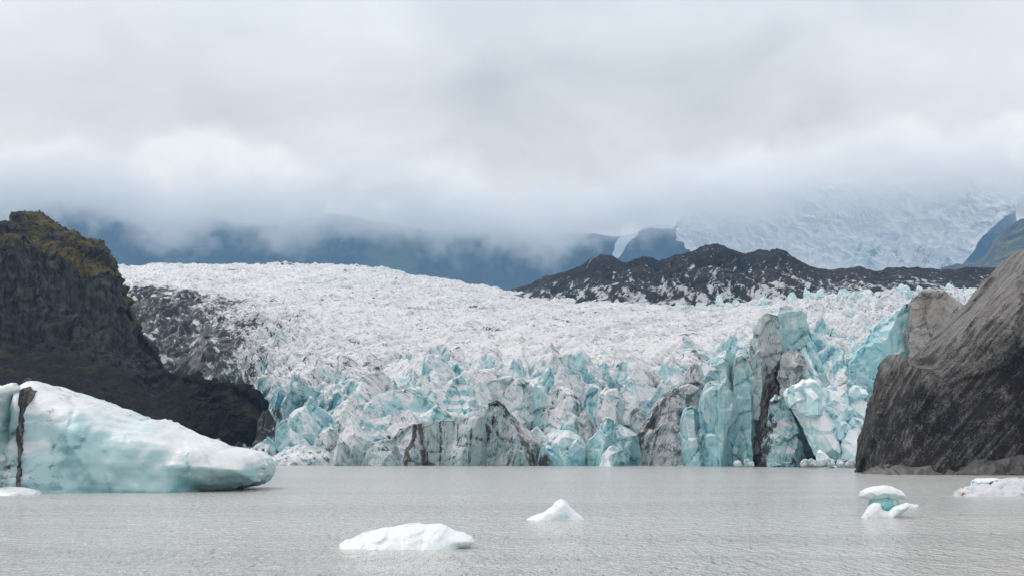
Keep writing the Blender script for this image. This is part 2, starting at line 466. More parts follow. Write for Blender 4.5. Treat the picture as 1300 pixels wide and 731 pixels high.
# a broad heavy fold of cloud hangs over the right-hand side of the valley
gx = w.math('DIVIDE', w.math('SUBTRACT', wsep.outputs[0], 0.07), 0.16); gz = w.math('DIVIDE', w.math('SUBTRACT', w.math('SUBTRACT', el, w.math('MULTIPLY', wsep.outputs[0], 0.10)), 0.215), 0.05)
gd = w.math('ADD', w.math('MULTIPLY', gx, gx), w.math('MULTIPLY', gz, gz))
gd = w.math('ADD', gd, w.math('MULTIPLY', w.math('SUBTRACT', c2, 0.5), 2.5))
fold = w.math('ADD', fold, w.ramp(gd, 1.6, -0.2, 0.0, -0.17))
fold = w.math('ADD', fold, 0.03)
lum = w.math('MULTIPLY', lum, w.math('ADD', 1.0, fold))
ccol = w.mix(w.ramp(el, 0.08, 0.34), (1.13, 1.0, 0.86, 1), (0.99, 1.0, 1.02, 1))
cl = w.new('ShaderNodeVectorMath', operation='SCALE'); w.l.new(ccol, cl.inputs[0]); w.l.new(lum, cl.inputs[3])
mixw = w.mix(0.95, sky.outputs[0], cl.outputs[0])
bg = w.new('ShaderNodeBackground'); w.l.new(mixw, bg.inputs[0]); bg.inputs[1].default_value = 0.1
wo = w.new('ShaderNodeOutputWorld'); w.l.new(bg.outputs[0], wo.inputs[0])

sl = bpy.data.lights.new('sun', 'SUN'); sl.energy = 1.4; sl.angle = math.radians(12); sl.color = (1.0, 0.96, 0.9)
so = bpy.data.objects.new('sun', sl); COL.objects.link(so)
so.rotation_euler = (math.radians(90) - SUN_EL, 0, math.radians(180) - SUN_AZ)

cam = bpy.data.cameras.new('camera'); co_ = bpy.data.objects.new('camera', cam); COL.objects.link(co_)
cam.sensor_width = 36.0; cam.lens = FPX / 1300 * 36.0
cam.shift_y = (HZ - 365.5) / 1300.0
co_.location = (0, 0, CAMZ); co_.rotation_euler = (math.radians(90), 0, 0)
cam.clip_start = 0.5; cam.clip_end = 40000
SC.camera = co_
SC.view_settings.view_transform = 'Standard'; SC.view_settings.look = 'None'
SC.view_settings.exposure = 0.14; SC.view_settings.gamma = 1.0; SC.view_settings.use_curve_mapping = False
SC.cycles.use_denoising = True
SC.cycles.max_bounces = 12; SC.cycles.diffuse_bounces = 3; SC.cycles.glossy_bounces = 2; SC.cycles.volume_bounces = 10
SC.cycles.transparent_max_bounces = 8
SC.cycles.use_adaptive_sampling = True; SC.cycles.adaptive_threshold = 0.01

# ================================================================== GROUND AND WATER
m, t, p = base_mat('lake_bed_silt'); p.inputs['Base Color'].default_value = (0.12, 0.11, 0.10, 1); p.inputs['Roughness'].default_value = 0.9
g = mesh_from('ground', [(-9000, -150, -12), (9000, -150, -12), (9000, 7950, -12), (-9000, 7950, -12)], [(0, 1, 2, 3)], m)
tag(g, kind='structure')

m, t, p = base_mat('silty_glacier_water')
co = t.new('ShaderNodeTexCoord').outputs['Object']
wa = t.noise(t.mapping(co, (1.0, 0.27, 1.0), (0, 0, 0.06)), 2.6, 3, 0.6, 0.2)
wb = t.noise(t.mapping(co, (1.0, 0.33, 1.0), (0, 0, -0.05)), 1.0, 4, 0.6, 0.3)
wc = t.noise(t.mapping(co, (0.2, 1.0, 1.0), (0, 0, 0.03)), 0.06, 4, 0.55, 0.5)
gust = t.ramp(wc, 0.42, 0.62)
p.inputs['Base Color'].default_value = (0.37, 0.37, 0.36, 1)
t.l.new(t.mix(gust, (0.56, 0.55, 0.525, 1), (0.51, 0.50, 0.48, 1)), p.inputs['Base Color'])
t.l.new(t.ramp(gust, 0, 1, 0.17, 0.2), p.inputs['Roughness'])
p.inputs['IOR'].default_value = 1.33
hgt = t.math('ADD', t.math('MULTIPLY', wa, 0.42), t.math('MULTIPLY', wb, 0.5))
b = t.new('ShaderNodeBump'); b.inputs['Distance'].default_value = 2.2
t.l.new(t.ramp(gust, 0, 1, 0.82, 1.0), b.inputs['Strength'])
t.l.new(hgt, b.inputs['Height']); t.l.new(b.outputs[0], p.inputs['Normal'])
# gentle real swell near the viewer, flat farther out
nxw, nyw = 300, 400
gx = np.linspace(-1, 1, nxw); gy = np.concatenate([np.linspace(-120, 20, 20, endpoint=False), np.geomspace(20, 900, nyw - 20)])
GX, GY = np.meshgrid(gx, gy); GX = GX * (np.maximum(GY, 100) * 0.9 + 80)
Pw = np.stack([GX.ravel(), GY.ravel(), 0 * GX.ravel()], 1)
Pw[:, 2] = 0.03 * fbm(Pw * np.array([.25, .5, 1]), 3, 4)
g = mesh_from('water', Pw, grid_faces(nxw, nyw), m); tag(g, kind='structure')

# ================================================================== GLACIER
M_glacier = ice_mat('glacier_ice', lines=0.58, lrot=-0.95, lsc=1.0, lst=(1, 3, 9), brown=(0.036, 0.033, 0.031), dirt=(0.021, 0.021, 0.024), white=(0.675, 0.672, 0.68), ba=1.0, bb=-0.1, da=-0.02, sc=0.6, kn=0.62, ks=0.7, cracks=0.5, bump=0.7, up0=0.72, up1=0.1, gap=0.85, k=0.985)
cols = [
 (60,   [(592, 520), (570, 560), (540, 620), (520, 680), (490, 740), (450, 820), (400, 960), (366, 1040), (352, 1250), (343, 1480), (400, 1600)]),
 (160,  [(592, 520), (575, 560), (555, 600), (530, 650), (500, 720), (450, 800), (395, 960), (363, 1040), (352, 1250), (341, 1480), (400, 1600)]),
 (220,  [(589, 500), (575, 530), (555, 570), (530, 630), (500, 700), (450, 790), (400, 940), (368, 1030), (352, 1250), (339, 1490), (400, 1600)]),
 (285,  [(588, 455), (566, 468), (552, 490), (540, 540), (500, 610), (468, 680), (420, 840), (382, 1000), (357, 1250), (338, 1500), (400, 1620)]),
 (330,  [(589, 440), (565, 452), (548, 475), (525, 520), (495, 590), (458, 690), (420, 830), (385, 1000), (357, 1250), (338, 1500), (400, 1620)]),
 (430,  [(590, 425), (556, 432), (535, 455), (508, 500), (480, 560), (452, 660), (420, 800), (385, 1000), (358, 1250), (338, 1500), (400, 1620)]),
 (520,  [(590, 412), (548, 416), (526, 440), (494, 485), (468, 550), (448, 650), (420, 800), (388, 1000), (363, 1250), (350, 1500), (400, 1620)]),
 (640,  [(590, 410), (540, 415), (510, 440), (480, 485), (458, 550), (438, 650), (415, 800), (392, 1000), (378, 1200), (371, 1420), (420, 1620)]),
 (760,  [(590, 408), (545, 414), (515, 440), (482, 485), (456, 550), (433, 650), (412, 800), (390, 1000), (386, 1150), (400, 1350), (440, 1620)]),
 (880,  [(591, 400), (545, 410), (510, 435), (478, 480), (452, 545), (428, 650), (408, 800), (392, 980), (388, 1100), (405, 1300), (440, 1620)]),
 (1000, [(592, 392), (545, 405), (505, 430), (474, 480), (448, 545), (422, 650), (402, 800), (386, 960), (379, 1100), (400, 1300), (440, 1620)]),
 (1090, [(592, 390), (548, 402), (512, 428), (482, 475), (458, 540), (428, 650), (402, 800), (382, 960), (373, 1100), (395, 1300), (440, 1620)]),
 (1200, [(592, 390), (548, 402), (512, 428), (482, 475), (458, 540), (428, 650), (402, 800), (380, 960), (370, 1100), (395, 1300), (440, 1620)]),
 (1420, [(592, 390), (548, 402), (512, 428), (482, 475), (458, 540), (428, 650), (402, 800), (378, 960), (368, 1100), (395, 1300), (440, 1620)]),
]
X, Y, Z, PX, PYs, V, nu, nv = sheet(cols, 1250, [50, 80, 110, 120, 130, 150, 150, 120, 90, 12])
P = np.stack([X, Y, Z], 1)
n0 = len(P)
front = 1 - sstep(0.3, 1.3, V)
# big leaning blades near the front and in the left ice fall, low crevasse waves on the plateau
bigw = sstep(0.35, 1.2, V) * (1 - sstep(3.3, 5.9, V + 1.3 * fbm(np.stack([PX / 70, V * 1.2, 0 * V], 1), 3, 77)))
leftfall = sstep(500, 330, PX) * sstep(0.6, 1.5, V) * (1 - sstep(6.4, 7.2, V))
q80 = np.stack([X / 85, Y / 85, 0 * X], 1); q25 = np.stack([X / 26, Y / 26, 0 * X], 1)
wx = X + 30 * fbm(q80, 2, 81) + 7 * fbm(q25, 2, 83); wy = Y + 34 * fbm(q80, 2, 82) + 6 * fbm(q25, 2, 84)
h1, vd1, id1 = wedges(wx, wy, 15, 36, 0.45, 11, 0.35)
h2, vd2, id2 = wedges(wx, wy, 7.0, 11.0, 0.35, 23, 0.6)
h3, vd3, id3 = wedges(wx, wy, 44, 8.0, 0.14, 31, 0.22)
h5, vd5, id5 = wedges(wx, wy, 13, 3.6, -0.15, 37, 0.4)
h4, vd4, id4 = wedges(X, Y, 2.9, 2.6, 0.0, 41, 1.2)
fb = fbm(np.stack([X / 30, Y / 30, 0 * X], 1), 4, 3)
plat = sstep(3.6, 5.6, V)
z_add = bigw * (13.0 * (h1 - 0.25) + 2.6 * h2) + leftfall * (3.5 * h1 + 3.4 * h2) + plat * (3.0 * h3 * (0.5 + 0.9 * sstep(-.3, .4, fb)) + 1.1 * h5 + 0.3 * h2 * sstep(-.1, .4, fb)) \
        + 0.55 * h4 * (0.35 + 0.65 * sstep(0.5, 1.5, V)) + 2.0 * fb * sstep(0.4, 1.5, V)
# right-hand side behind the tower: broken blocks
rz = sstep(980, 1060, PX) * sstep(2.0, 3.5, V) * (1 - sstep(7.6, 8.0, V))
z_add += rz * (3.5 * h2 + 3.0 * h1)
edgefade = 1 - sstep(8.9, 9.4, V)
P[:, 2] += z_add * edgefade
Wp = np.stack([X, Y, Z], 1)
fv, fe = facet(Wp / 9.0, 5)
P[:, 1] += front * (2.2 * fv + 1.2 * fbm(Wp / 4, 4, 8)) - 0
P[:, 1] -= bigw * 1.2 * fbm(np.stack([X / 5, Y / 5, P[:, 2] / 5], 1), 3, 18)
P[:, 0] += bigw * 1.2 * fbm(np.stack([X / 5, Y / 5, P[:, 2] / 5], 1), 3, 19)
N = grid_normals(P, nu, nv)
if N[:, 2].mean() < 0: N = -N
# where rock debris lies in the ice
Rl = np.interp(PYs, [340, 362, 380, 420, 460, 490, 520, 560, 590], [150, 190, 275, 290, 315, 300, 385, 360, 330])
debris = sstep(75, -50, PX - Rl - 12 + 55 * fbm(np.stack([X / 25, Y / 40, 0 * X], 1), 4, 61)) * sstep(356, 372, PYs + 6 * fb)
crease_dirt_shade = np.clip(np.exp(-np.clip(vd3, 0, 9) / 0.06) * (0.5 + 1.1 * id3) + 0.6 * np.exp(-np.clip(vd5, 0, 9) / 0.06) * sstep(.3, .7, id5), 0, 1.1) * plat + np.exp(-np.clip(vd1, 0, 9) / 0.05) * bigw + 0.7 * np.exp(-np.clip(vd2, 0, 9) / 0.06) * np.clip(bigw + leftfall + .12 * plat, 0, 1)  # crevice dirt plus painted shade, darkening the valleys between wedges
pf = sstep(0.15, 0.8, fbm(np.stack([X / 60, Y / 45, 0 * X], 1), 4, 71) + 0.35)
mid_dirt = sstep(300, 420, PX) * sstep(620, 480, PX) * sstep(440, 470, PYs) * sstep(550, 510, PYs)
slit = np.exp(-(np.clip(vd1, 0, 9) / 0.11) ** 2) * sstep(0.35, 0.5, id1) * bigw
dpatch = fbm(np.stack([X / 7, Y / 9, P[:, 2] / 7], 1), 4, 91)
bands = fbm(np.stack([wx / 70, wy / 10, 0 * X], 1), 4, 93)
dirt = 0.065 + plat * 0.22 * sstep(0.1, 0.55, bands) + debris * (0.66 + 0.13 * sstep(40, -70, PX - Rl) - 0.75 * sstep(0.05, 0.5, dpatch + 0.25 * (id2 - .5))) + 0.95 * np.clip(crease_dirt_shade, 0, 1.2) * (0.42 + 0.68 * pf) + 0.07 * pf + 0.26 * mid_dirt * sstep(-.3, .3, dpatch) + 0.10 * (id2 - 0.5) * (bigw + leftfall) + 0.06 * (id3 - .5)  # the crease term also puts crevice shade into this dirt value
blue = 0.25 * (id1 - 0.55) * bigw + 0.1 * leftfall + 0.12 * rz - 0.20 * plat * (1 - rz) + 0.13 * (bigw + leftfall) * sstep(-.2, .4, fb) - 0.1 * debris
blue += 0.16 * sstep(1.2, .2, V) + 1.1 * slit
dirt -= 0.6 * slit
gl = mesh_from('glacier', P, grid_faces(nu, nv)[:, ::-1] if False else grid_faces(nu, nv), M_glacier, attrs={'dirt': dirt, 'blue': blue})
tag(gl, kind='structure')

# ================================================================== MEDIAL MORAINE RIDGE
M_mor = ice_mat('moraine_rubble', spec=0.05, rough=0.9, white=(0.48, 0.495, 0.52), ba=0.15, bb=-0.1, dirt=(0.026, 0.0255, 0.028), brown=(0.042, 0.037, 0.037), sc=0.42, kn=0.6, ks=0.9, cracks=0.0, bump=0.9, edge=0.12, streak=(0.5, 0.0), stretch=5)
sil = [(618, 372), (640, 370), (670, 362), (700, 352), (735, 343), (755, 329), (768, 327), (792, 335), (820, 331), (836, 334), (862, 327), (895, 318), (906, 314), (925, 318), (950, 323), (985, 321),
       (1010, 331), (1040, 343), (1060, 345), (1090, 341), (1112, 345), (1150, 342), (1200, 343), (1250, 341), (1290, 338), (1340, 334), (1420, 330)]
bas = lambda x: np.interp(x, [618, 640, 700, 760, 830, 900, 950, 1000, 1050, 1100, 1160, 1260, 1420], [374, 374, 384, 389, 393, 393, 390, 384, 379, 375, 374, 373, 371])
byy = lambda x: np.interp(x, [618, 640, 700, 800, 1000, 1200, 1420], [1395, 1330, 1150, 1040, 1000, 1040, 1060])
mc = []
for sx, sy in sil:
    b0, y0 = float(bas(sx)), float(byy(sx)); y3 = max(y0 + 40, float(np.interp(sx, [618, 700, 800, 900, 1100, 1420], [1440, 1330, 1280, 1260, 1250, 1250])))
    mc.append((sx, [(b0 + 10, y0 - 10), (b0, y0), (b0 + (sy - b0) * 0.42, y0 + (y3 - y0) * 0.35), (b0 + (sy - b0) * 0.8, y0 + (y3 - y0) * 0.75), (sy, y3), (b0 + 6, y3 + 130)]))
X, Y, Z, PX, PYs, V, nu, nv = sheet(mc, 620, [8, 60, 60, 50, 24])
P = np.stack([X, Y, Z], 1)
Wp = np.stack([X, Y, Z], 1)
body = sstep(0.6, 1.6, V) * (1 - 0.75 * sstep(3.2, 4.0, V))
r1 = ridged(Wp * np.array([1 / 38, 1 / 55, 1 / 90]) , 5, 101)
gul = ridged(np.stack([(X + 0.35 * Z) / 15, Z / 90, Y / 90], 1), 4, 103)
hgt_s = np.interp(PX, [640, 760, 900, 1000, 1060, 1300], [.35, 0.8, 1, .8, .4, .45])
P[:, 2] += (16 * (r1 - 0.6) + 2.6 * fbm(Wp / 9, 4, 105)) * (0.25 + 0.75 * body) * hgt_s
P[:, 1] -= body * (11 * (gul - 0.6)) * hgt_s
P[:, 2] += sstep(3.0, 3.8, V) * (2.2 * fbm(Wp / 10, 4, 108) + 4 * hgt_s * (ridged(Wp / 45, 3, 109) - .6))
N = grid_normals(P, nu, nv)
icef = fbm(Wp / np.array([26, 40, 17]), 5, 111)
low = sstep(3.2, 1.0, V)
icg = fbm(np.stack([(X + 0.9 * Z) / 9, Z / 22, Y / 60], 1), 4, 117)
icg2 = fbm(np.stack([(X - 0.8 * Z) / 4.5, Z / 14, Y / 40], 1), 4, 119)
dirt = 0.80 - 0.40 * sstep(3.6, 2.4, V) * sstep(0.05, 0.5, icg2 + 0.4 * icg) - 0.44 * sstep(3.0, 1.3, V) * sstep(-0.18, 0.28, 0.7 * icef + 0.9 * icg + 0.5 * (gul - 0.65)) - 0.35 * sstep(1.4, 0.9, V) * sstep(-.05, .25, icef)
dirt += 0.25 * sstep(650, 720, PX) * sstep(780, 720, PX) * 0
mo = mesh_from('moraine_ridge', P, grid_faces(nu, nv), M_mor, attrs={'dirt': dirt, 'blue': 0 * dirt})
tag(mo, kind='structure')

# ================================================================== LEFT ROCK HILL
m, t, p = base_mat('hill_rock_and_scree')
co = t.new('ShaderNodeTexCoord').outputs['Object']
geo = t.new('ShaderNodeNewGeometry'); sp = t.new('ShaderNodeSeparateXYZ'); t.l.new(geo.outputs['Normal'], sp.inputs[0])
n1 = t.noise(co, 0.05, 6, 0.6, 0.3); n2 = t.noise(co, 0.35, 8, 0.68); n3 = t.noise(co, 2.2, 5, 0.7)
vs = t.noise(t.mapping(co, (1, 1, 0.13), (0.05, 0.1, 0)), 0.4, 8, 0.65, 0.5)
rock = t.mix(t.ramp(vs, 0.32, 0.68), (0.011, 0.0105, 0.011, 1), (0.085, 0.08, 0.081, 1))
rock = t.mix(t.ramp(n2, 0.45, 0.75, 0, 0.55), rock, (0.11, 0.105, 0.105, 1))
rock = t.mix(t.ramp(n1, 0.5, 0.68, 0, 0.6), rock, (0.06, 0.05, 0.038, 1))
scree = t.mix(t.ramp(n3, 0.4, 0.7), (0.008, 0.007, 0.0068, 1), (0.036, 0.030, 0.027, 1))
scree = t.mix(t.ramp(n2, 0.55, 0.75, 0, 0.7), scree, (0.04, 0.031, 0.025, 1))
scree = t.mix(t.ramp(t.math('ADD', n1, t.math('MULTIPLY', n2, 0.4)), 0.72, 0.9, 0, 0.5), scree, (0.075, 0.055, 0.022, 1))
col = t.mix(t.attr('scree'), rock, scree)
mossm = t.math('MULTIPLY', t.ramp(t.math('ADD', t.attr('moss'), t.math('ADD', t.math('MULTIPLY', t.math('SUBTRACT', n2, 0.5), 1.6), t.math('MULTIPLY', t.math('SUBTRACT', n1, .5), 0.8))), 0.42, 0.72), t.ramp(sp.outputs[2], 0.1, 0.4))
mossc = t.mix(t.ramp(n3, 0.35, 0.7), (0.07, 0.058, 0.02, 1), (0.21, 0.165, 0.05, 1))
col = t.mix(mossm, col, mossc)
t.l.new(col, p.inputs['Base Color']); p.inputs['Roughness'].default_value = 0.95; p.inputs['Specular IOR Level'].default_value = 0.06
b = t.new('ShaderNodeBump'); b.inputs['Strength'].default_value = 0.9; b.inputs['Distance'].default_value = 1.2
t.l.new(t.math('ADD', n2, t.math('MULTIPLY', n3, 0.35)), b.inputs['Height']); t.l.new(b.outputs[0], p.inputs['Normal'])
M_hill = m
hc = [
 (-230, [(592, 400), (540, 430), (470, 560), (400, 585), (330, 600), (305, 640), (283, 690), (420, 950)]),
 (-60,  [(590, 430), (530, 465), (450, 570), (385, 595), (318, 610), (300, 640), (288, 680), (420, 950)]),
 (0,    [(588, 450), (520, 480), (440, 580), (380, 605), (318, 618), (302, 640), (289, 672), (420, 950)]),
 (14,   [(588, 452), (520, 482), (440, 582), (380, 608), (320, 620), (300, 642), (289, 674), (420, 950)]),
 (22,   [(588, 454), (520, 484), (440, 584), (380, 608), (322, 622), (298, 650), (281, 690), (420, 950)]),
 (40,   [(587, 460), (520, 490), (440, 590), (380, 615), (325, 630), (300, 660), (277, 700), (420, 950)]),
 (58,   [(587, 462), (522, 490), (442, 590), (385, 618), (330, 634), (306, 660), (284, 698), (420, 950)]),
 (85,   [(587, 468), (526, 490), (446, 590), (392, 622), (338, 640), (318, 662), (303, 692), (420, 950)]),
 (116,  [(587, 472), (530, 492), (452, 590), (402, 628), (350, 645), (332, 664), (318, 688), (430, 950)]),
 (133,  [(587, 475), (530, 495), (458, 590), (408, 630), (352, 648), (333, 665), (319, 686), (440, 950)]),
 (146,  [(587, 477), (532, 496), (464, 590), (424, 632), (378, 650), (360, 664), (346, 680), (460, 930)]),
 (160,  [(587, 478), (534, 498), (472, 588), (442, 632), (408, 650), (392, 662), (378, 676), (480, 900)]),
 (178,  [(587, 480), (537, 500), (488, 580), (468, 622), (446, 642), (434, 655), (424, 668), (510, 850)]),
 (195,  [(587, 480), (540, 500), (502, 565), (480, 605), (464, 622), (454, 636), (446, 650), (530, 800)]),
 (215,  [(587, 478), (548, 492), (518, 525), (500, 560), (488, 580), (481, 595), (475, 610), (540, 750)]),
 (245,  [(587, 475), (560, 482), (532, 495), (508, 512), (494, 532), (488, 546), (484, 560), (560, 700)]),
 (285,  [(588, 478), (572, 483), (548, 490), (522, 500), (504, 512), (496, 522), (490, 532), (570, 650)]),
 (315,  [(588, 484), (580, 487), (560, 492), (534, 498), (514, 506), (504, 513), (499, 520), (580, 620)]),
 (330,  [(588, 490), (585, 492), (572, 496), (550, 500), (530, 505), (518, 510), (511, 515), (590, 600)]),
 (345,  [(589, 490), (588, 492), (586, 494), (582, 496), (576, 500), (572, 505), (570, 510), (592, 600)]),
]
X, Y, Z, PX, PYs, V, nu, nv = sheet(hc, 620, [60, 90, 90, 90, 60, 60, 30])
P = np.stack([X, Y, Z], 1); Wp = P.copy()
N = grid_normals(P, nu, nv)
N = np.where((N[:, 1:2] > 0) & (V[:, None] < 6), -N, N)
cliff = sstep(1.7, 2.4, V) * (1 - sstep(4.1, 5.0, V)) * sstep(225, 175, PX)
topz = sstep(3.8, 4.6, V) * (1 - sstep(6.0, 6.6, V)) * sstep(225, 160, PX)
flu = ridged(np.stack([(X + Y * .3 + .25 * Z) / 22, (Y) / 30, Z / 38], 1), 5, 201)
fv, fe = facet(Wp / np.array([11, 14, 22]), 203); fv2, fe2 = facet(Wp / np.array([4, 4, 7]), 204)
blk = fbm(Wp / 14, 5, 205)
dn = cliff * (7.0 * (flu - 0.6) + 4.5 * fv + 1.6 * fv2) + topz * (3.6 * blk + 2.2 * fv + 0.8 * fv2) + (1.6 * blk + 0.6 * fbm(Wp / 2.4, 4, 207)) + (1 - cliff) * (1 - topz) * 2.6 * (ridged(np.stack([X / 12, Y / 40, Z / 40], 1), 4, 209) - 0.6)
mound = sstep(215, 250, PX)
dn += mound * (1.6 * fbm(Wp / 7, 4, 221) + 1.2 * fv2)
dn *= 1 - sstep(6.0, 6.8, V) * 0.7
P = P + N * dn[:, None]
scr = np.clip(1 - cliff - topz + 0.0, 0, 1); scr = np.clip(scr + sstep(0.1, -0.5, fbm(Wp / 18, 4, 211)) * 0.35 * cliff * sstep(3.2, 2.2, V), 0, 1)
moss = topz * 0.5 + 0.22 * cliff * sstep(3.2, 4.2, V) - 0.3 * sstep(5.9, 6.1, V) + 0.05 - 0.12 * scr - 0.5 * sstep(20, 8, PX) * 0
hl = mesh_from('hill', P, grid_faces(nu, nv), M_hill, attrs={'scree': scr, 'moss': moss}); tag(hl, kind='structure')

# hill at the right edge, far up the valley
gc = [(1195, [(420, 4300), (370, 4600), (352, 4900), (344, 5200), (400, 5600)]),
      (1245, [(420, 4200), (360, 4500), (342, 4800), (333, 5200), (400, 5700)]),
      (1262, [(420, 4200), (350, 4500), (325, 4800), (309, 5200), (400, 5700)]),
      (1280, [(420, 4200), (350, 4500), (315, 4800), (291, 5200), (390, 5700)]),
      (1300, [(420, 4200), (345, 4500), (305, 4800), (279, 5200), (380, 5700)]),
      (1360, [(420, 4200), (340, 4500), (290, 4800), (255, 5200), (370, 5700)]),
      (1460, [(420, 4200), (340, 4500), (285, 4800), (245, 5200), (370, 5700)])]
X, Y, Z, PX, PYs, V, nu, nv = sheet(gc, 220, [20, 50, 60, 20])
P = np.stack([X, Y, Z], 1); Wp = P.copy()
P[:, 2] += 26 * fbm(Wp / 110, 5, 301) * (1 - 0.6 * sstep(2.7, 3.0, V)); P[:, 1] -= 60 * (ridged(np.stack([(X + .5 * Z) / 120, Y / 300, Z / 300], 1), 4, 303) - .6)
m, t, p = base_mat('grassy_far_slope')
co = t.new('ShaderNodeTexCoord').outputs['Object']
n1 = t.noise(co, 0.012, 8, 0.65, 0.4); n2 = t.noise(co, 0.05, 6, 0.6)
c_ = t.mix(t.ramp(t.math('ADD', n1, t.math('MULTIPLY', t.math('SUBTRACT', n2, .5), 0.5)), 0.46, 0.58), (0.028, 0.027, 0.026, 1), (0.10, 0.11, 0.03, 1))
t.l.new(c_, p.inputs['Base Color']); p.inputs['Roughness'].default_value = 0.95
M_grass = m
hh = mesh_from('hill', P, grid_faces(nu, nv), M_grass); tag(hh, kind='structure')

# ================================================================== FAR MOUNTAINS AND ICE FALL
def far_sheet(name, cols, nu, rows, mat, amp, sc, seed, attrs=None):
    X, Y, Z, PX, PYs, V, nu, nv = sheet(cols, nu, rows)
    P = np.stack([X, Y, Z], 1); Wp = P.copy()
    P[:, 1] -= amp * (ridged(np.stack([(X + .4 * Z) / sc, Y / (3 * sc), Z / (3 * sc)], 1), 5, seed) - .6)
    P[:, 2] += amp * 0.4 * fbm(Wp / (sc * 0.8), 5, seed + 7)
    at = attrs(PX, PYs, V, Wp) if attrs else None
    o = mesh_from(name, P, grid_faces(nu, nv), mat, attrs=at); return tag(o, kind='structure')

m, t, p = base_mat('far_mountain_rock')
co = t.new('ShaderNodeTexCoord').outputs['Object']
n1 = t.noise(co, 0.006, 8, 0.65, 0.5); n2 = t.noise(t.mapping(co, (1, 1, 0.4), (0, 0.5, 0)), 0.014, 8, 0.65)
c_ = t.mix(t.ramp(n2, 0.4, 0.65), (0.014, 0.017, 0.022, 1), (0.04, 0.045, 0.05, 1))
gm = t.ramp(t.math('ADD', t.attr('green'), t.math('MULTIPLY', t.math('SUBTRACT', n1, 0.5), 1.4)), 0.4, 0.75)
c_ = t.mix(gm, c_, (0.085, 0.105, 0.05, 1))
sm_ = t.ramp(t.math('ADD', t.attr('snow'), t.math('MULTIPLY', t.math('SUBTRACT', n2, 0.5), 0.8)), 0.45, 0.6)
c_ = t.mix(sm_, c_, (0.72, 0.76, 0.8, 1))
t.l.new(c_, p.inputs['Base Color']); p.inputs['Roughness'].default_value = 0.95
M_far = m
def mcol(px, top, back=9600, y0=8450):
    top = top + 84
    return (px, [(470, y0 - 200), (380, y0), (345, y0 + 130), (300, y0 + 330), (max(top, 150), y0 + 760), (max(top, 150) + 80, back + 500)])
def far_at(PX, PYs, V, W):
    n = fbm(W / 160, 4, 55)
    green = sstep(445, 480, PX + 14 * n) * sstep(548, 515, PX + 14 * n) * 0.75 + 0.25 * sstep(300, 200, PYs)
    line = np.interp(PYs, [285, 300, 315, 332, 345], [806, 797, 786, 774, 766])
    wid = np.interp(PYs, [285, 300, 332], [22, 13, 6])
    snow = sstep(wid, wid * 0.5, np.abs(PX - line + 5 * n)) * 1.0 * sstep(340, 328, PYs)
    snow = np.maximum(snow, 0.55 * sstep(812, 835, PX) * sstep(302, 292, PYs) * sstep(880, 850, PX))
    return {'green': green, 'snow': snow}
far_sheet('mountains', [mcol(-260, 165), mcol(0, 160), mcol(90, 172), mcol(160, 158), mcol(250, 190), mcol(330, 205), mcol(420, 190), mcol(480, 200), mcol(560, 214), mcol(620, 205), mcol(740, 225), mcol(790, 228), mcol(840, 205), mcol(900, 225), mcol(1040, 230)],
          460, [6, 50, 80, 90, 10], M_far, 60, 190, 401, far_at)
far_sheet('mountains', [mcol(1120, 260, y0=8400), mcol(1190, 245, y0=8400), mcol(1235, 235, y0=8400), mcol(1300, 215, y0=8400), mcol(1500, 190, y0=8400)], 220, [6, 50, 80, 90, 10], M_far, 50, 170, 431, far_at)
M_icf = ice_mat('ice_fall_ice', white=(0.93, 0.935, 0.94), blue=(0.74, 0.86, 0.87), deep=(0.4, 0.6, 0.64), ba=0.5, bb=-0.25, sc=0.03, kn=0.9, ks=0.7, cracks=0.0, bump=0.8, k=0.55, up0=.8, up1=.2, dirt=(0.1, 0.1, 0.11))
def icol(px, b0, top): return (px, [(b0 + 5, 8340), (b0, 8360), (b0 - (b0 - top) * .35, 8480), (b0 - (b0 - top) * .7, 8640), (top, 8800), (top + 90, 9300)])
ic = [icol(858, 297, 290), icol(868, 306, 272), icol(880, 324, 255), icol(896, 352, 235), icol(960, 352, 240), icol(1040, 352, 232), icol(1120, 352, 236), icol(1180, 350, 228), icol(1212, 342, 222), icol(1232, 318, 226), icol(1262, 282, 236), icol(1290, 262, 244)]
X, Y, Z, PX, PYs, V, nu, nv = sheet(ic, 420, [6, 90, 90, 70, 10])
P = np.stack([X, Y, Z], 1); Wp = P.copy()
P[:, 0] += 34 * fbm(np.stack([Z / 90, Y / 90, X / 400], 1), 4, 503)
h1, vd, id1 = wedges(X + .3 * Z + 60 * fbm(Wp / 200, 3, 504), Z * 1.2 + 40 * fbm(Wp / 200, 3, 506), 30, 60, 0.5, 505, 0.5)
P[:, 1] -= 26 * h1 + 22 * fbm(Wp / 120, 4, 507); P[:, 2] += 10 * h1
dd = -0.02 + 0.12 * fbm(Wp / 90, 4, 509) + 0.2 * np.exp(-np.clip(vd, 0, 9) / .06) + 0.42 * sstep(300, 350, PYs + 0.25 * (1220 - PX)) * sstep(1050, 1150, PX)
icf = mesh_from('icefall', P, grid_faces(nu, nv), M_icf, attrs={'dirt': dd, 'blue': 0.1 * id1}); tag(icf, kind='structure')

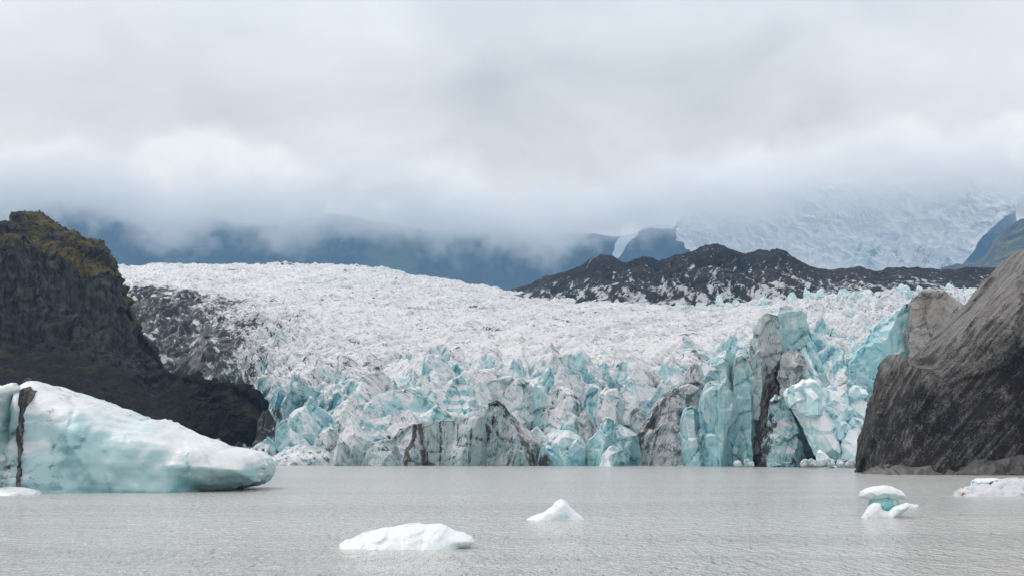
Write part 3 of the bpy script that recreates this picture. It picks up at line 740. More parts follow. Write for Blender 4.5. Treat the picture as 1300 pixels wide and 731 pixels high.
# ================================================================== ICE MATERIALS OF THE SINGLE BODIES
M_white = ice_mat('white_weathered_ice', lines=0.65, ba=0.55, bb=-0.12, da=0.04, streak=(-0.75, 0.0), ks=1.15, cracks=0.45, stretch=9)
M_pale = ice_mat('pale_blue_ice', lines=0.5, lrot=-0.5, ba=0.75, bb=0.12, da=0.0, streak=(-0.5, 0.0), ks=0.8, cracks=0.4, strata=0.5)
M_teal = ice_mat('teal_fresh_ice', lines=0.35, lrot=0.15, blue=(0.31, 0.565, 0.60), ba=0.55, bb=0.28, da=-0.03, streak=(0.1, 0.0), ks=0.8, cracks=0.5, gap=0.8, strata=0.5)
M_grey = ice_mat('grey_dirty_ice', lines=0.7, lrot=0.1, white=(0.50, 0.52, 0.53), blue=(0.36, 0.50, 0.52), ba=0.5, bb=0.15, da=0.10, streak=(0.05, 0.0), ks=1.0, kn=1.1, cracks=0.6, gap=1.1)
M_brown = ice_mat('brown_dirty_ice', lines=0.8, lrot=0.5, white=(0.54, 0.53, 0.525), blue=(0.38, 0.49, 0.50), ba=0.45, bb=0.08, da=0.17, brown=(0.13, 0.105, 0.08), streak=(0.5, 0.0), ks=1.1, kn=1.1, cracks=0.7, gap=1.3, k=0.9)
M_seam = ice_mat('packed_debris', spec=0.08, white=(0.15, 0.14, 0.13), blue=(0.15, 0.14, 0.13), deep=(0.13, 0.13, 0.13), ba=0.0, da=0.55, brown=(0.052, 0.04, 0.03), kn=1.1, ks=1.1, cracks=0.6)
M_fresh = ice_mat('fresh_white_ice', white=(0.90, 0.92, 0.93), blue=(0.50, 0.78, 0.83), deep=(0.10, 0.44, 0.56), ba=0.75, bb=-0.02, da=-0.35, streak=(-0.4, 0.0), cracks=0.25)
M_float = ice_mat('clean_floating_ice', white=(0.80, 0.83, 0.85), blue=(0.48, 0.74, 0.76), ba=0.45, bb=-0.1, da=-0.6, sc=3.0, cracks=0.0, bump=0.35, rough=0.35)
M_teal2 = ice_mat('clear_teal_ice', white=(0.5, 0.7, 0.7), blue=(0.22, 0.55, 0.56), ba=0.6, bb=0.4, da=-0.6, sc=3.0, cracks=0.0, bump=0.3, rough=0.25)
M_dirtyfloat = ice_mat('grey_floating_ice', white=(0.62, 0.62, 0.64), blue=(0.5, 0.55, 0.57), ba=0.3, da=0.10, sc=1.6, ks=0.9, cracks=0.3, stretch=3, streak=(1.4, 0))
M_berg = ice_mat('melt_smoothed_ice', white=(0.72, 0.74, 0.755), blue=(0.36, 0.55, 0.58), deep=(0.13, 0.34, 0.38), ba=0.95, bb=0.10, da=-0.08, sc=0.6, streak=(1.45, 0.0), stretch=5, kn=0.6, ks=0.5, cracks=0.15, bump=0.3, up0=0.8, up1=0.0, gap=0.95, strata=0.45, rough=0.4)
M_wallblue = ice_mat('striped_blue_wall', white=(0.60, 0.69, 0.71), blue=(0.30, 0.60, 0.66), ba=0.4, bb=0.35, da=-0.08, streak=(0.12, 0.0), ks=1.0, kn=0.5, cracks=0.15, stretch=12, gap=1.0)
M_cap = ice_mat('tan_dirty_ice', white=(0.40, 0.385, 0.37), blue=(0.34, 0.37, 0.38), deep=(0.2, 0.24, 0.25), ba=0.1, bb=-0.2, da=0.16, brown=(0.13, 0.105, 0.085), streak=(0.9, 0), ks=1.1, cracks=0.3, stretch=5, k=0.8, dirt=(0.06, 0.055, 0.05))
M_dark = ice_mat('black_debris_ice', lines=0.45, lrot=0.78, lsc=0.45, lst=(1, 2, 30), spec=0.1, rough=0.8, white=(0.235, 0.222, 0.212), blue=(0.13, 0.13, 0.13), deep=(0.1, 0.105, 0.11), dirt=(0.015, 0.0135, 0.0132), brown=(0.030, 0.023, 0.0205), ba=0.0, bb=-0.3, da=0.30, streak=(0.75, 0.0), ks=0.55, kn=0.45, cracks=0.25, stretch=30, sc=1.1, bump=0.5, edge=0.36)
M_boulder = ice_mat('dark_stone', white=(0.11, 0.105, 0.10), blue=(0.08, 0.08, 0.08), deep=(0.05, 0.05, 0.05), ba=0.2, da=0.2, sc=1.5, cracks=0.0)

def gline(c, pts, wd):
    """closeness to a drawn crack line (photo pixels)"""
    A = np.array(pts[:-1], float); B = np.array(pts[1:], float)
    d = seg_dist(c['px'] + 1.5 * fbm(c['W'] / 2.5, 3, 9), c['py'], A, B)
    return np.exp(-(d / wd) ** 2)

G_SER = 'seracs along the glacier front'
def serac(label, outline, Y, thick, mat, **kw):
    kw = {'wide': 1.12, 'rnd': 0.3 * thick, 'shard': 0.05, 'fa2': 0.22, 'na': 0.15, **kw}
    o = block('serac', outline, Y - 0.12 * thick, thick * 1.5, mat, **kw)
    return tag(o, label, 'serac', G_SER)

# ------------------------------------------------------------------ front row, from the left hill to the tower
serac('low blue-grey ice block with three dark vertical stripes beside the left iceberg tip',
      [(312, 588), (318, 571), (330, 560), (340, 553), (347, 562), (352, 588)], 420, 14, M_pale, seed=1, fa=0.8,
      dirt=lambda c: 0.55 * np.maximum.reduce([gline(c, [(330, 568), (331, 590)], 2), gline(c, [(338, 566), (339, 590)], 1.8), gline(c, [(344, 566), (346, 588)], 2.2)]))
serac('low rounded white ice mass with fine cracks at the water, left end of the front',
      [(340, 591), (352, 580), (366, 570), (380, 565), (398, 566), (412, 572), (420, 579), (424, 591)], 405, 16, M_white, seed=2, fa=0.7, dirt=0.04)
serac('broad pale domed ice block above a narrow teal crevasse, left part of the front',
      [(366, 566), (367, 540), (372, 527), (382, 517), (394, 513), (408, 518), (419, 528), (423, 545), (416, 562)], 432, 14, M_pale, seed=3, fa=0.8, dirt=0.02)
serac('small dark-tipped teal ice wedge leaning against the pale dome',
      [(352, 568), (353, 548), (359, 536), (364, 533), (371, 545), (384, 556), (392, 568)], 424, 10, M_teal, seed=4, fa=0.9, dirt=lambda c: 0.3 * np.exp(-((c['px'] - 363) / 4) ** 2))
serac('speckled white ice knob between the pale dome and the tall white fin',
      [(400, 580), (402, 560), (410, 545), (420, 539), (430, 546), (434, 580)], 418, 12, M_white, seed=5, dirt=0.12)
serac('tall smooth white ice fin with a curved crest above a grey-green boulder of ice',
      [(428, 588), (431, 552), (434, 530), (441, 519), (448, 526), (456, 540), (468, 553), (478, 562), (474, 575), (466, 588)], 408, 15, M_white, seed=6, fa=0.7, fs=7, lean=0.15, dirt=0.0)
serac('blocky grey-green ice boulder at the water below the tall white fin',
      [(421, 591), (423, 572), (430, 561), (436, 558), (444, 566), (450, 578), (452, 591)], 392, 13, M_grey, seed=7, fa=1.0)
serac('rounded grey-teal ice mass with a wrinkled dirty face at the water',
      [(454, 591), (458, 572), (468, 563), (482, 559), (497, 557), (508, 563), (514, 575), (519, 591)], 394, 18, M_grey, seed=8, fa=1.1)
serac('white domed ice block with thin curved dirt bands, overhanging the dark cracks',
      [(490, 562), (494, 543), (499, 527), (508, 519), (518, 519), (528, 526), (537, 535), (538, 545), (520, 552), (505, 560)], 404, 16, M_white, seed=9, fa=0.5, strata=0.5, dirt=0.06)
serac('blue-grey ice wall split by wide black cracks, under the white dome',
      [(502, 591), (503, 556), (510, 545), (524, 538), (536, 536), (542, 560), (542, 591)], 396, 16, M_grey, seed=10, fa=0.8,
      dirt=lambda c: 0.8 * np.maximum(gline(c, [(529, 540), (526, 560), (519, 575), (518, 592)], 3.2), gline(c, [(534, 538), (537, 560), (540, 575), (540, 592)], 3.6)))
serac('broad flat grey-teal ice cliff with thin vertical cracks, widest of the front',
      [(540, 591), (539, 548), (545, 537), (560, 533), (575, 531), (590, 527), (603, 521), (612, 527), (616, 560), (617, 591)], 393, 22, M_grey, seed=11, fa=0.9, fs=12,
      dirt=lambda c: 0.6 * np.maximum.reduce([gline(c, [(559, 536), (560, 570), (560, 592)], 1.3), gline(c, [(582, 535), (583, 560), (580, 578), (566, 584)], 1.1), gline(c, [(600, 545), (598, 570), (597, 592)], 2.2), gline(c, [(604, 525), (585, 537)], 1.6)]) - 0.06)
serac('pyramid-shaped grey dirty ice face with a dark peak, tallest at the middle waterline',
      [(610, 591), (613, 560), (616, 530), (622, 512), (631, 508), (640, 513), (648, 528), (660, 550), (672, 572), (681, 591)], 391, 20, M_grey, seed=12, fa=1.0, fs=11,
      dirt=lambda c: 0.10 + 0.4 * gline(c, [(618, 512), (640, 512), (655, 540), (680, 590)], 4) + 0.5 * gline(c, [(612, 530), (615, 560), (616, 592)], 1.8) + 0.25 * gline(c, [(630, 515), (628, 535)], 5))
serac('brown-streaked slanting ice slab parallel to the right side of the grey pyramid',
      [(668, 591), (660, 560), (650, 540), (641, 525), (648, 521), (660, 535), (672, 548), (684, 560), (692, 575), (694, 591)], 402, 14, M_brown, seed=13, fa=0.8)
serac('stepped blue-white ice mass with horizontal ribs above the flat grey cliff',
      [(558, 545), (562, 515), (568, 496), (577, 481), (586, 476), (594, 484), (602, 500), (608, 518), (612, 540)], 416, 16, M_pale, seed=14, fa=0.8, strata=0.9, lean=0.25)
serac('smooth white shield-shaped ice face pointing down above the flat grey cliff',
      [(596, 545), (593, 500), (592, 482), (599, 474), (610, 480), (619, 494), (624, 510), (622, 545)], 420, 12, M_white, seed=15, fa=0.5, lean=0.3)
serac('wide white ice block with a painted dark shaded notch behind the grey pyramid',
      [(616, 545), (616, 500), (620, 486), (632, 480), (648, 478), (662, 480), (674, 490), (682, 510), (680, 530), (668, 548)], 424, 16, M_white, seed=16, fa=0.9, lean=0.2, dirt=lambda c: 0.25 * gline(c, [(660, 505), (676, 525)], 7))  # notch shade is painted here as a dark line in the dirt value
serac('white ribbed ice block with a rounded top left of the twin crests',
      [(684, 520), (688, 490), (694, 468), (703, 452), (714, 450), (726, 458), (734, 472), (737, 495), (735, 520)], 438, 15, M_white, seed=17, fa=0.8, strata=0.5, lean=0.15, dirt=0.05)
serac('rounded striped white ice block below the ribbed block, dark crack on its right edge',
      [(684, 560), (690, 530), (694, 505), (702, 490), (714, 490), (727, 497), (734, 512), (732, 545), (724, 560)], 418, 15, M_white, seed=18, fa=0.7, strata=0.5, lean=0.2, dirt=lambda c: 0.05 + 0.4 * gline(c, [(732, 495), (733, 545)], 2.5))
serac('teal ice slab facing a deep blue crevasse behind the white blocks',
      [(676, 535), (680, 505), (683, 484), (690, 470), (697, 462), (702, 478), (700, 510), (696, 535)], 428, 10, M_teal, seed=19, fa=0.8)
serac('small brown ice pinnacle with a teal foot in the dip left of centre',
      [(728, 572), (733, 545), (737, 527), (741, 519), (747, 525), (753, 540), (757, 555), (758, 572)], 404, 11, M_brown, seed=20, fa=0.8)
serac('squat rounded teal ice block with a painted black cave at its left foot',
      [(684, 591), (690, 566), (698, 552), (708, 545), (722, 546), (734, 554), (741, 566), (743, 591)], 392, 18, M_teal, seed=21, fa=1.0, dirt=lambda c: 0.9 * sstep(10, 5, np.hypot(c['px'] - 690, (c['py'] - 586) * 0.8)) + 0.3 * gline(c, [(700, 558), (720, 552), (742, 566)], 1.5))  # round dark spot in the dirt value paints the cave's shade
serac('ragged thin teal ice fin with twin tips right of the squat teal block',
      [(743, 591), (745, 570), (748, 558), (756, 550), (763, 537), (769, 528), (776, 533), (780, 550), (782, 591)], 393, 12, M_teal, seed=22, fa=0.9)
serac('small bright white ice lump at the foot of the teal fin',
      [(762, 592), (767, 578), (774, 568), (783, 563), (790, 572), (793, 592)], 382, 9, M_pale, seed=23, fa=0.9, fs=4)
serac('white ice fin with a teal inner face right of the small brown pinnacle',
      [(736, 560), (742, 520), (746, 500), (751, 488), (758, 494), (762, 515), (766, 560)], 414, 11, M_pale, seed=24, fa=0.8, blue=0.1, lean=0.1)
serac('blocky white ice cube with a scalloped right edge in the middle of the front',
      [(756, 552), (758, 520), (762, 500), (770, 492), (782, 492), (790, 502), (789, 520), (780, 552)], 410, 14, M_white, seed=25, fa=0.8, lean=0.1)
serac('smooth white ice plate slanting down to the right beside a blue slit',
      [(788, 515), (786, 480), (787, 461), (795, 456), (808, 458), (818, 468), (828, 485), (838, 502), (841, 512), (826, 532), (806, 528)], 424, 12, M_white, seed=26, fa=0.45, fs=14, lean=0.45, dirt=-0.02)
serac('narrow dark-striped ice ridge behind the long white plate',
      [(800, 515), (810, 485), (818, 464), (830, 468), (844, 480), (858, 496), (862, 520)], 434, 11, M_brown, seed=27, fa=0.8, lean=0.3, dirt=-0.08)
serac('teal fan of broken ice wedged between the plate and the dirty arch',
      [(776, 580), (780, 555), (787, 540), (796, 545), (806, 555), (812, 580)], 400, 10, M_teal, seed=28, fa=1.0, fs=5)
serac('dirty brown arched ice mass swelling up to the right, next to the teal pillar',
      [(796, 591), (803, 572), (812, 552), (822, 532), (832, 515), (844, 502), (858, 494), (872, 490), (882, 500), (886, 525), (880, 560), (870, 591)], 396, 20, M_brown, seed=29, fa=2.0, fs=7,
      dirt=lambda c: 0.08 + 0.3 * gline(c, [(803, 575), (828, 520), (850, 500)], 5))
serac('speckled light brown ice slab standing at the water below the dirty arch',
      [(825, 592), (829, 565), (834, 545), (842, 537), (852, 538), (862, 546), (870, 562), (875, 578), (876, 592)], 386, 14, M_brown, seed=30, fa=1.3, fs=5, gem=9, dirt=lambda c: 0.4 * gline(c, [(826, 590), (834, 545)], 2.5) - 0.04)
serac('slim teal ice pillar with a dark crack on its right side',
      [(862, 592), (866, 560), (866, 535), (871, 519), (880, 516), (887, 526), (890, 555), (893, 592)], 384, 14, M_teal, seed=31, fa=0.6, flute=0.4, dirt=lambda c: 0.6 * gline(c, [(886, 522), (891, 560), (895, 592)], 2))
serac('dark-streaked ice spire behind the dirty arch, left of the big teal block',
      [(862, 520), (868, 495), (872, 476), (878, 462), (884, 458), (890, 470), (894, 490), (896, 520)], 408, 12, M_brown, seed=32, fa=0.9, lean=0.1, dirt=-0.05)
serac('broad teal ice block with a scalloped face, left half of the ice tower',
      [(888, 592), (890, 560), (889, 530), (894, 500), (902, 475), (910, 455), (918, 447), (928, 447), (934, 455), (938, 480), (940, 530), (944, 592)], 378, 20, M_teal, seed=33, fa=1.3, fs=8, flute=0.5,
      dirt=lambda c: 0.3 * gline(c, [(905, 495), (932, 480)], 1.6) + 0.25 * gline(c, [(928, 515), (932, 555)], 4))
serac('narrow ribbed teal ice column against the right side of the broad teal block',
      [(930, 592), (931, 540), (931, 480), (934, 456), (941, 450), (950, 462), (957, 485), (962, 520), (962, 560), (955, 592)], 376, 16, M_teal, seed=34, fa=1.0, fs=7, flute=0.4,
      dirt=lambda c: 0.35 * gline(c, [(945, 455), (958, 480), (966, 500)], 3))

# ------------------------------------------------------------------ the ice tower
org = pt(985, 592, 372); org[2] = 0
T = thing('ice_tower', 'tallest ice tower at the front, split by a brown debris seam under two pinnacles', 'ice tower', tuple(org))
block('grey_pinnacle', [(950, 500), (953, 470), (952, 440), (957, 420), (964, 404), (972, 397), (982, 398), (990, 402), (993, 425), (990, 455), (984, 470), (978, 480), (976, 520)], 380, 14, M_grey, T, origin=org, seed=40, fa=0.9, bury=8, dirt=lambda c: -0.1 + 0.35 * sstep(12, 3, np.hypot(c['px'] - 985, (c['py'] - 398) * 0.6)))['label'] = 'grey-green pinnacle with a smooth leaf-shaped face'
block('blue_pinnacle', [(986, 540), (988, 500), (989, 450), (988, 410), (989, 390), (995, 387), (1006, 390), (1016, 395), (1023, 405), (1029, 425), (1036, 445), (1044, 465), (1052, 490), (1056, 520)], 378, 18, M_teal, T, origin=org, seed=41, fa=1.1, bury=8, blue=-0.05,
      dirt=lambda c: 0.5 * sstep(446, 455, c['py'] + 0.25 * (c['px'] - 990)) * sstep(1024, 1006, c['px']) * sstep(520, 490, c['py']) + 0.4 * gline(c, [(990, 452), (1006, 448), (1020, 440)], 2.5))['label'] = 'rounded blue pinnacle, highest point of the tower'
block('debris_seam', [(955, 592), (960, 560), (963, 520), (968, 495), (974, 478), (984, 468), (990, 455), (995, 470), (998, 490), (993, 510), (984, 530), (976, 560), (970, 592)], 374, 14, M_seam, T, origin=org, seed=42, fa=1.2, fs=5, flute=0.5)['label'] = 'dark brown band of debris frozen in the ice'
block('foot_buttress', [(966, 594), (970, 560), (974, 530), (978, 510), (985, 501), (993, 505), (1002, 520), (1010, 545), (1018, 570), (1026, 594)], 366, 16, M_pale, T, origin=org, seed=43, fa=0.9, fs=6,
      dirt=lambda c: 0.55 * gline(c, [(984, 503), (976, 540), (966, 594)], 6) + 0.22 * sstep(560, 590, c['py']) + 0.2 * gline(c, [(966, 570), (990, 566), (1015, 572)], 2))['label'] = 'white and teal pyramid with a grey foot'
block('debris_crown', [(990, 505), (990, 470), (994, 452), (1004, 447), (1016, 447), (1020, 462), (1014, 480), (1006, 498)], 372, 12, M_brown, T, origin=org, seed=44, fa=1.2, fs=4)['label'] = 'grey-brown lump of dirty ice'

# ------------------------------------------------------------------ fallen ice right of the tower
G_FALL = 'bright blocks of the collapsed ice heap'
def fallen(label, outline, Y, thick, mat, **kw):
    kw = {'lean': 0.35, 'shard': 0.05, 'gem': 10, **kw}
    kw['fa'] = kw.get('fa', 1) * 1.4
    return tag(block('fallen_ice_block', outline, Y, thick, mat, **kw), label, 'ice block', G_FALL)
def slab_post(P):
    return P
fallen('largest white ice block of the collapsed heap, leaning over a dark blue cave',
       [(1001, 498), (1006, 490), (1020, 486), (1035, 492), (1050, 510), (1066, 528), (1084, 545), (1100, 560), (1101, 586), (1078, 584), (1058, 585), (1040, 581), (1030, 560), (1018, 535), (1006, 515)],
       354, 22, M_fresh, seed=50, fa=1.1, fs=7, closed=True, rnd=7, blue=-0.1, dirt=lambda c: -0.12 + 0.3 * gline(c, [(1010, 520), (1040, 512)], 1.8))
fallen('rounded white ice block topping the collapsed heap beside the tower',
       [(1012, 512), (1012, 492), (1022, 484), (1036, 484), (1044, 492), (1046, 512)], 359, 12, M_fresh, seed=51, fa=1.0, fs=5, dirt=-0.15)
fallen('faceted blue-white ice block with bright blue cracks at the middle of the heap',
       [(1046, 545), (1044, 510), (1050, 492), (1060, 484), (1072, 490), (1082, 500), (1084, 522), (1076, 545)], 362, 14, M_fresh, seed=52, fa=1.2, fs=6, dirt=-0.15, blue=0.05)
fallen('angular white ice block on the right of the heap, touching the dark iceberg',
       [(1074, 560), (1078, 520), (1084, 498), (1094, 491), (1104, 496), (1112, 515), (1112, 560)], 364, 14, M_fresh, seed=53, fa=1.2, fs=5, dirt=-0.15, blue=0.1)
fallen('pale low ice block at the right foot of the heap beside the dark iceberg',
       [(1070, 590), (1074, 560), (1082, 540), (1094, 530), (1106, 540), (1110, 590)], 356, 12, M_fresh, seed=54, fa=1.2, fs=5, dirt=-0.15)
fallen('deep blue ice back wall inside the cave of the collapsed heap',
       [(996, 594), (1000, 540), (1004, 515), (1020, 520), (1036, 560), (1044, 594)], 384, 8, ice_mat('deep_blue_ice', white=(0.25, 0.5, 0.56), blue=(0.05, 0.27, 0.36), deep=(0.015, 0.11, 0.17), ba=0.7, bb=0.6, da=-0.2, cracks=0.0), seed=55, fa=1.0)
fallen('tall pale triangular ice fin standing behind the heap, right of the tower',
       [(1016, 500), (1018, 470), (1022, 445), (1027, 437), (1033, 452), (1042, 472), (1050, 488), (1052, 510)], 374, 10, M_fresh, seed=56, fa=0.7, fs=6, blue=0.08, dirt=-0.1)
fallen('pointed white ice shard standing at the waterline in front of the cave',
       [(1036, 593), (1039, 580), (1043, 569), (1049, 574), (1056, 582), (1062, 593)], 348, 6, M_fresh, seed=57, fa=0.8, fs=3, res=0.3, dirt=-0.2)

# ice rubble at the waterline: one chunk with its own broken shape, then copies
def chunk_mesh(seed):
    rs = np.random.RandomState(seed)
    o = []
    k = 9
    out = [(650 + 6 * math.cos(a) * (0.75 + 0.4 * rs.rand()), 568 - 5 * math.sin(a) * (0.7 + 0.45 * rs.rand())) for a in np.linspace(0, 2 * math.pi, k, endpoint=False)]
    return block('ice_chunk', out, 360, 2.2, M_chunk, closed=True, res=0.16, seed=seed, fs=1.4, fa=0.28, fs2=0.6, fa2=0.08, na=0.04, rnd=1.2)
M_chunk = ice_mat('loose_white_ice', white=(0.72, 0.75, 0.77), ba=0.5, bb=-0.05, da=-0.3, sc=1.5, cracks=0.0)
protos = [chunk_mesh(s) for s in (901, 902, 903)]
rs = np.random.RandomState(5)
spots = []
for k in range(34):
    px = rs.uniform(1022, 1092) if k < 26 else (rs.uniform(934, 956) if k < 31 else rs.uniform(1090, 1100))
    spots.append((px, rs.uniform(345, 351), rs.uniform(0.45, 1.15)))
for k, (px, Yc, s) in enumerate(spots):
    o = protos[k] if k < 3 else protos[k % 3].copy()
    if k >= 3: COL.objects.link(o)
    o.location = ((px - 650) / FPX * Yc, Yc, 0.25 * s + rs.uniform(0, 0.5) * (1 if k % 3 else 0.2))
    o.rotation_euler = (rs.uniform(-.5, .5), rs.uniform(-.5, .5), rs.uniform(0, 6.28)); o.scale = (s * 1.2, s, s)
    if 26 <= k < 31: tag(o, 'small white ice chunk floating at the foot of the broad teal block', 'ice chunk', 'ice chunks below the teal block')
    else: tag(o, 'small white ice chunk in the rubble along the foot of the collapsed heap', 'ice chunk', 'rubble chunks below the collapsed heap')

# ------------------------------------------------------------------ blue wall with dirty cap, behind the dark iceberg
org = pt(1150, 500, 380); org[2] = 0
B = thing('ice_wall', 'sheer bright blue ice wall with a tan dirty cap behind the dark iceberg', 'ice wall', tuple(org))
block('blue_face', [(1076, 520), (1077, 488), (1078, 462), (1092, 440), (1104, 424), (1111, 412), (1126, 407), (1136, 397), (1145, 389), (1155, 383), (1170, 382), (1176, 420), (1178, 520)], 378, 18, M_wallblue, B, origin=org, seed=60, fa=0.5, fs=14, flute=0.3, bury=12,
      dirt=lambda c: 0.5 * np.exp(-np.clip(c['py'] - np.interp(c['px'], [1077, 1104, 1111, 1145, 1155], [462, 424, 412, 389, 383]), 0, 99) / 5) * (0.6 + 0.8 * fbm(c['W'] / 2, 3, 5)) + 0.4 * gline(c, [(1124, 410), (1125, 450)], 1.0))
block('dirty_cap', [(1152, 520), (1153, 440), (1153, 384), (1158, 375), (1168, 371), (1182, 371), (1197, 375), (1210, 384), (1224, 390), (1236, 393), (1246, 400), (1250, 520)], 372, 22, M_cap, B, origin=org, seed=61, fa=1.3, fs=9, sm=1.2, bury=12, shard=0.25)

# ------------------------------------------------------------------ the dark iceberg on the right
org = pt(1260, 603, 262); org[2] = 0
D = thing('iceberg', 'huge black debris-covered iceberg with diagonal streaks at the right edge', 'iceberg', tuple(org))
block('body', [(1091, 600), (1096, 578), (1102, 556), (1110, 530), (1118, 502), (1127, 477), (1135, 460), (1143, 447), (1150, 456), (1164, 461), (1180, 448), (1196, 432), (1214, 414), (1234, 395), (1252, 380), (1264, 369), (1276, 357),
               (1284, 350), (1290, 338), (1296, 328), (1304, 318), (1330, 305), (1380, 310), (1430, 360), (1470, 450), (1490, 600)], 262, 46, M_dark, D, gem=0, shard=0, edge=0.1, diag=(0.75, 1.5, 6.0), origin=org, res=0.42, rnd=12, seed=74, fa=1.1, fs=18, fs2=6, fa2=0.22, na=0.15, sm=2.2, smc=20, bury=2, lean=0.22,
      dirt=lambda c: 0.60 - 0.44 * sstep(25, -55, c['py'] - (468 - 0.36 * (c['px'] - 1150)) + 32 * fbm(c['W'] / 9, 4, 77)) - 0.2 * gline(c, [(1146, 455), (1168, 475), (1160, 495)], 9) + 0.1 * sstep(1225, 1262, c['px']) * sstep(425, 470, c['py']),
      post=None)
block('undercut_base', [(1094, 603), (1110, 595), (1140, 590), (1175, 587), (1205, 578), (1225, 572), (1260, 568), (1300, 562), (1360, 560), (1440, 575), (1470, 603)], 258, 30, ice_mat('scalloped_base_ice', white=(0.12, 0.112, 0.105), blue=(0.1, 0.1, 0.095), deep=(0.08, 0.08, 0.08), dirt=(0.03, 0.027, 0.025), ba=0.0, da=0.16, streak=(0.5, 0), stretch=4, ks=1.2, cracks=0.2), D, gem=0, origin=org, res=0.35, rnd=5, seed=71, fa=0.9, fs=4, fs2=2.2, fa2=0.5, sm=1.0, smc=5)['label'] = 'paler scalloped ice at the waterline'

# ------------------------------------------------------------------ the big blue iceberg on the left
org = pt(140, 625, 160); org[2] = 0
L = thing('iceberg', 'large smooth blue-white iceberg sloping down to the right, left foreground', 'iceberg', tuple(org))
block('body', [(14, 624), (16, 560), (17, 495), (21, 489), (28, 485), (36, 485), (48, 489), (62, 496), (82, 501), (104, 506), (124, 513), (142, 521), (160, 530), (174, 533), (192, 533), (208, 536), (224, 542), (240, 550), (258, 556),
               (276, 563), (294, 568), (310, 571), (322, 575), (331, 582), (336, 592), (336, 603), (331, 612), (318, 616), (290, 619), (268, 621)], 157, 22, M_berg, L, gem=0, origin=org, shard=0, res=0.22, rnd=4, power=2.4, seed=80, fa=0.25, fs=9, fs2=4, fa2=0.08, na=0.07, sm=1.35, smc=6.5, strata=0.2, lean=0.4, bury=3, edge=0.1,
      dirt=lambda c: 0.32 * sstep(95, 40, c['px'] + 12 * fbm(c['W'] / 3, 3, 7)) * sstep(500, 540, c['py']) + 0.14 * sstep(170, 60, c['px']) + 0.3 * gline(c, [(84, 505), (90, 540), (100, 570), (98, 590)], 6) + 0.35 * gline(c, [(100, 600), (75, 615), (100, 610), (115, 600)], 12)
              + 0.24 * gline(c, [(256, 604), (270, 597), (300, 592), (322, 583)], 3),
      blue=lambda c: 0.10 + 0.45 * sstep(40, 80, c['px']) * sstep(505, 560, c['py']) * sstep(230, 120, c['px']) + 0.3 * np.exp(-(((c['px'] - 122) / 12) ** 2 + ((c['py'] - 535) / 14) ** 2)) + 0.25 * gline(c, [(130, 560), (190, 558), (230, 575)], 9) + 0.35 * sstep(600, 606, c['py']) * sstep(240, 262, c['px']) )
block('outer_slab', [(-90, 628), (-95, 540), (-70, 505), (-40, 492), (-10, 489), (2, 488), (9, 488), (13, 494), (16, 540), (24, 590), (40, 626)], 153, 20, M_berg, L, gem=0, origin=org, shard=0, res=0.24, rnd=4, seed=81, fa=0.3, fs=8, sm=1.0, smc=6, lean=0.25,
      dirt=lambda c: 0.3 * sstep(505, 492, c['py']) - 0.02)['label'] = 'cut-off pale slab at the picture edge'
block('debris_seam', [(30, 626), (26, 590), (20, 550), (18, 520), (17, 500), (18, 493), (21, 490), (24, 500), (26, 530), (30, 560), (35, 590), (44, 626)], 154.9, 10, M_seam, L, gem=0, origin=org, res=0.2, seed=82, fa=0.3, fs=2.5, fs2=1.2, fa2=0.15, rnd=1.2, lean=0.33)['label'] = 'near-black vertical band of debris'
block('foot_ledge', [(-60, 630), (-50, 622), (-10, 620), (20, 619), (40, 622), (54, 629)], 147, 12, M_berg, L, gem=0, origin=org, shard=0, res=0.16, seed=83, fa=0.2, fs=4, sm=0.3, rnd=2, blue=-0.25)['label'] = 'white ledge at the waterline'

# ------------------------------------------------------------------ small floating ice
small = dict(gem=0, shard=0, fs=1.1, fa=0.07, fs2=0.5, fa2=0.025, na=0.02, sm=0.1, smc=1.0, bury=0.3, edge=0.15)
o = block('ice_floe', [(431, 692), (440, 686), (456, 680), (474, 674), (490, 670), (504, 668), (514, 666), (528, 665), (540, 667), (556, 666), (566, 669), (576, 674), (588, 676), (599, 682), (603, 688), (595, 694), (584, 697)], 69.0, 3.2, M_float, res=0.06, rnd=1.6, power=1.7, lean=0.7, seed=90, **small)
tag(o, 'long low white floe, nearest to the viewer at the bottom of the lake', 'ice floe')
o = block('ice_floe', [(669, 660), (678, 655), (690, 650), (700, 644), (706, 637), (712, 633), (718, 636), (724, 643), (729, 649), (736, 655), (741, 661)], 97.5, 2.2, M_float, wide=1.06, res=0.07, rnd=0.7, lean=0.25, seed=91,
          dirt=lambda c: 0.9 * gline(c, [(708, 659), (722, 653), (732, 648)], 1.0), **small)
tag(o, 'small pointed white floe with a fin-like peak in the middle of the lake', 'ice floe')
org = pt(1122, 657, 101); org[2] = 0
Cc = thing('ice_floe', 'mushroom-shaped floe with a white cap on a teal neck, right of the lake', 'ice floe', tuple(org))
block('cap', [(1091, 630), (1092, 623), (1099, 619), (1110, 617), (1120, 616), (1132, 618), (1143, 622), (1148, 627), (1147, 633), (1136, 634), (1120, 635), (1104, 635)], 102, 2.6, M_float, Cc, origin=org, res=0.07, rnd=1.2, seed=92, closed=True, **{**small, 'fa': 0.08})['label'] = 'smooth white cap'
block('neck', [(1106, 657), (1103, 642), (1106, 633), (1120, 630), (1136, 631), (1141, 638), (1140, 657)], 102.3, 2.0, M_teal2, Cc, origin=org, res=0.07, rnd=0.9, seed=93, **small)['label'] = 'glassy teal neck'
block('foot', [(1093, 658), (1098, 650), (1104, 642), (1110, 638), (1117, 639), (1119, 646), (1128, 649), (1136, 643), (1146, 640), (1153, 642), (1149, 648), (1140, 655), (1136, 658)], 100.6, 1.6, M_float, Cc, origin=org, res=0.06, rnd=0.7, seed=94, **small)['label'] = 'white jagged foot awash at the waterline'
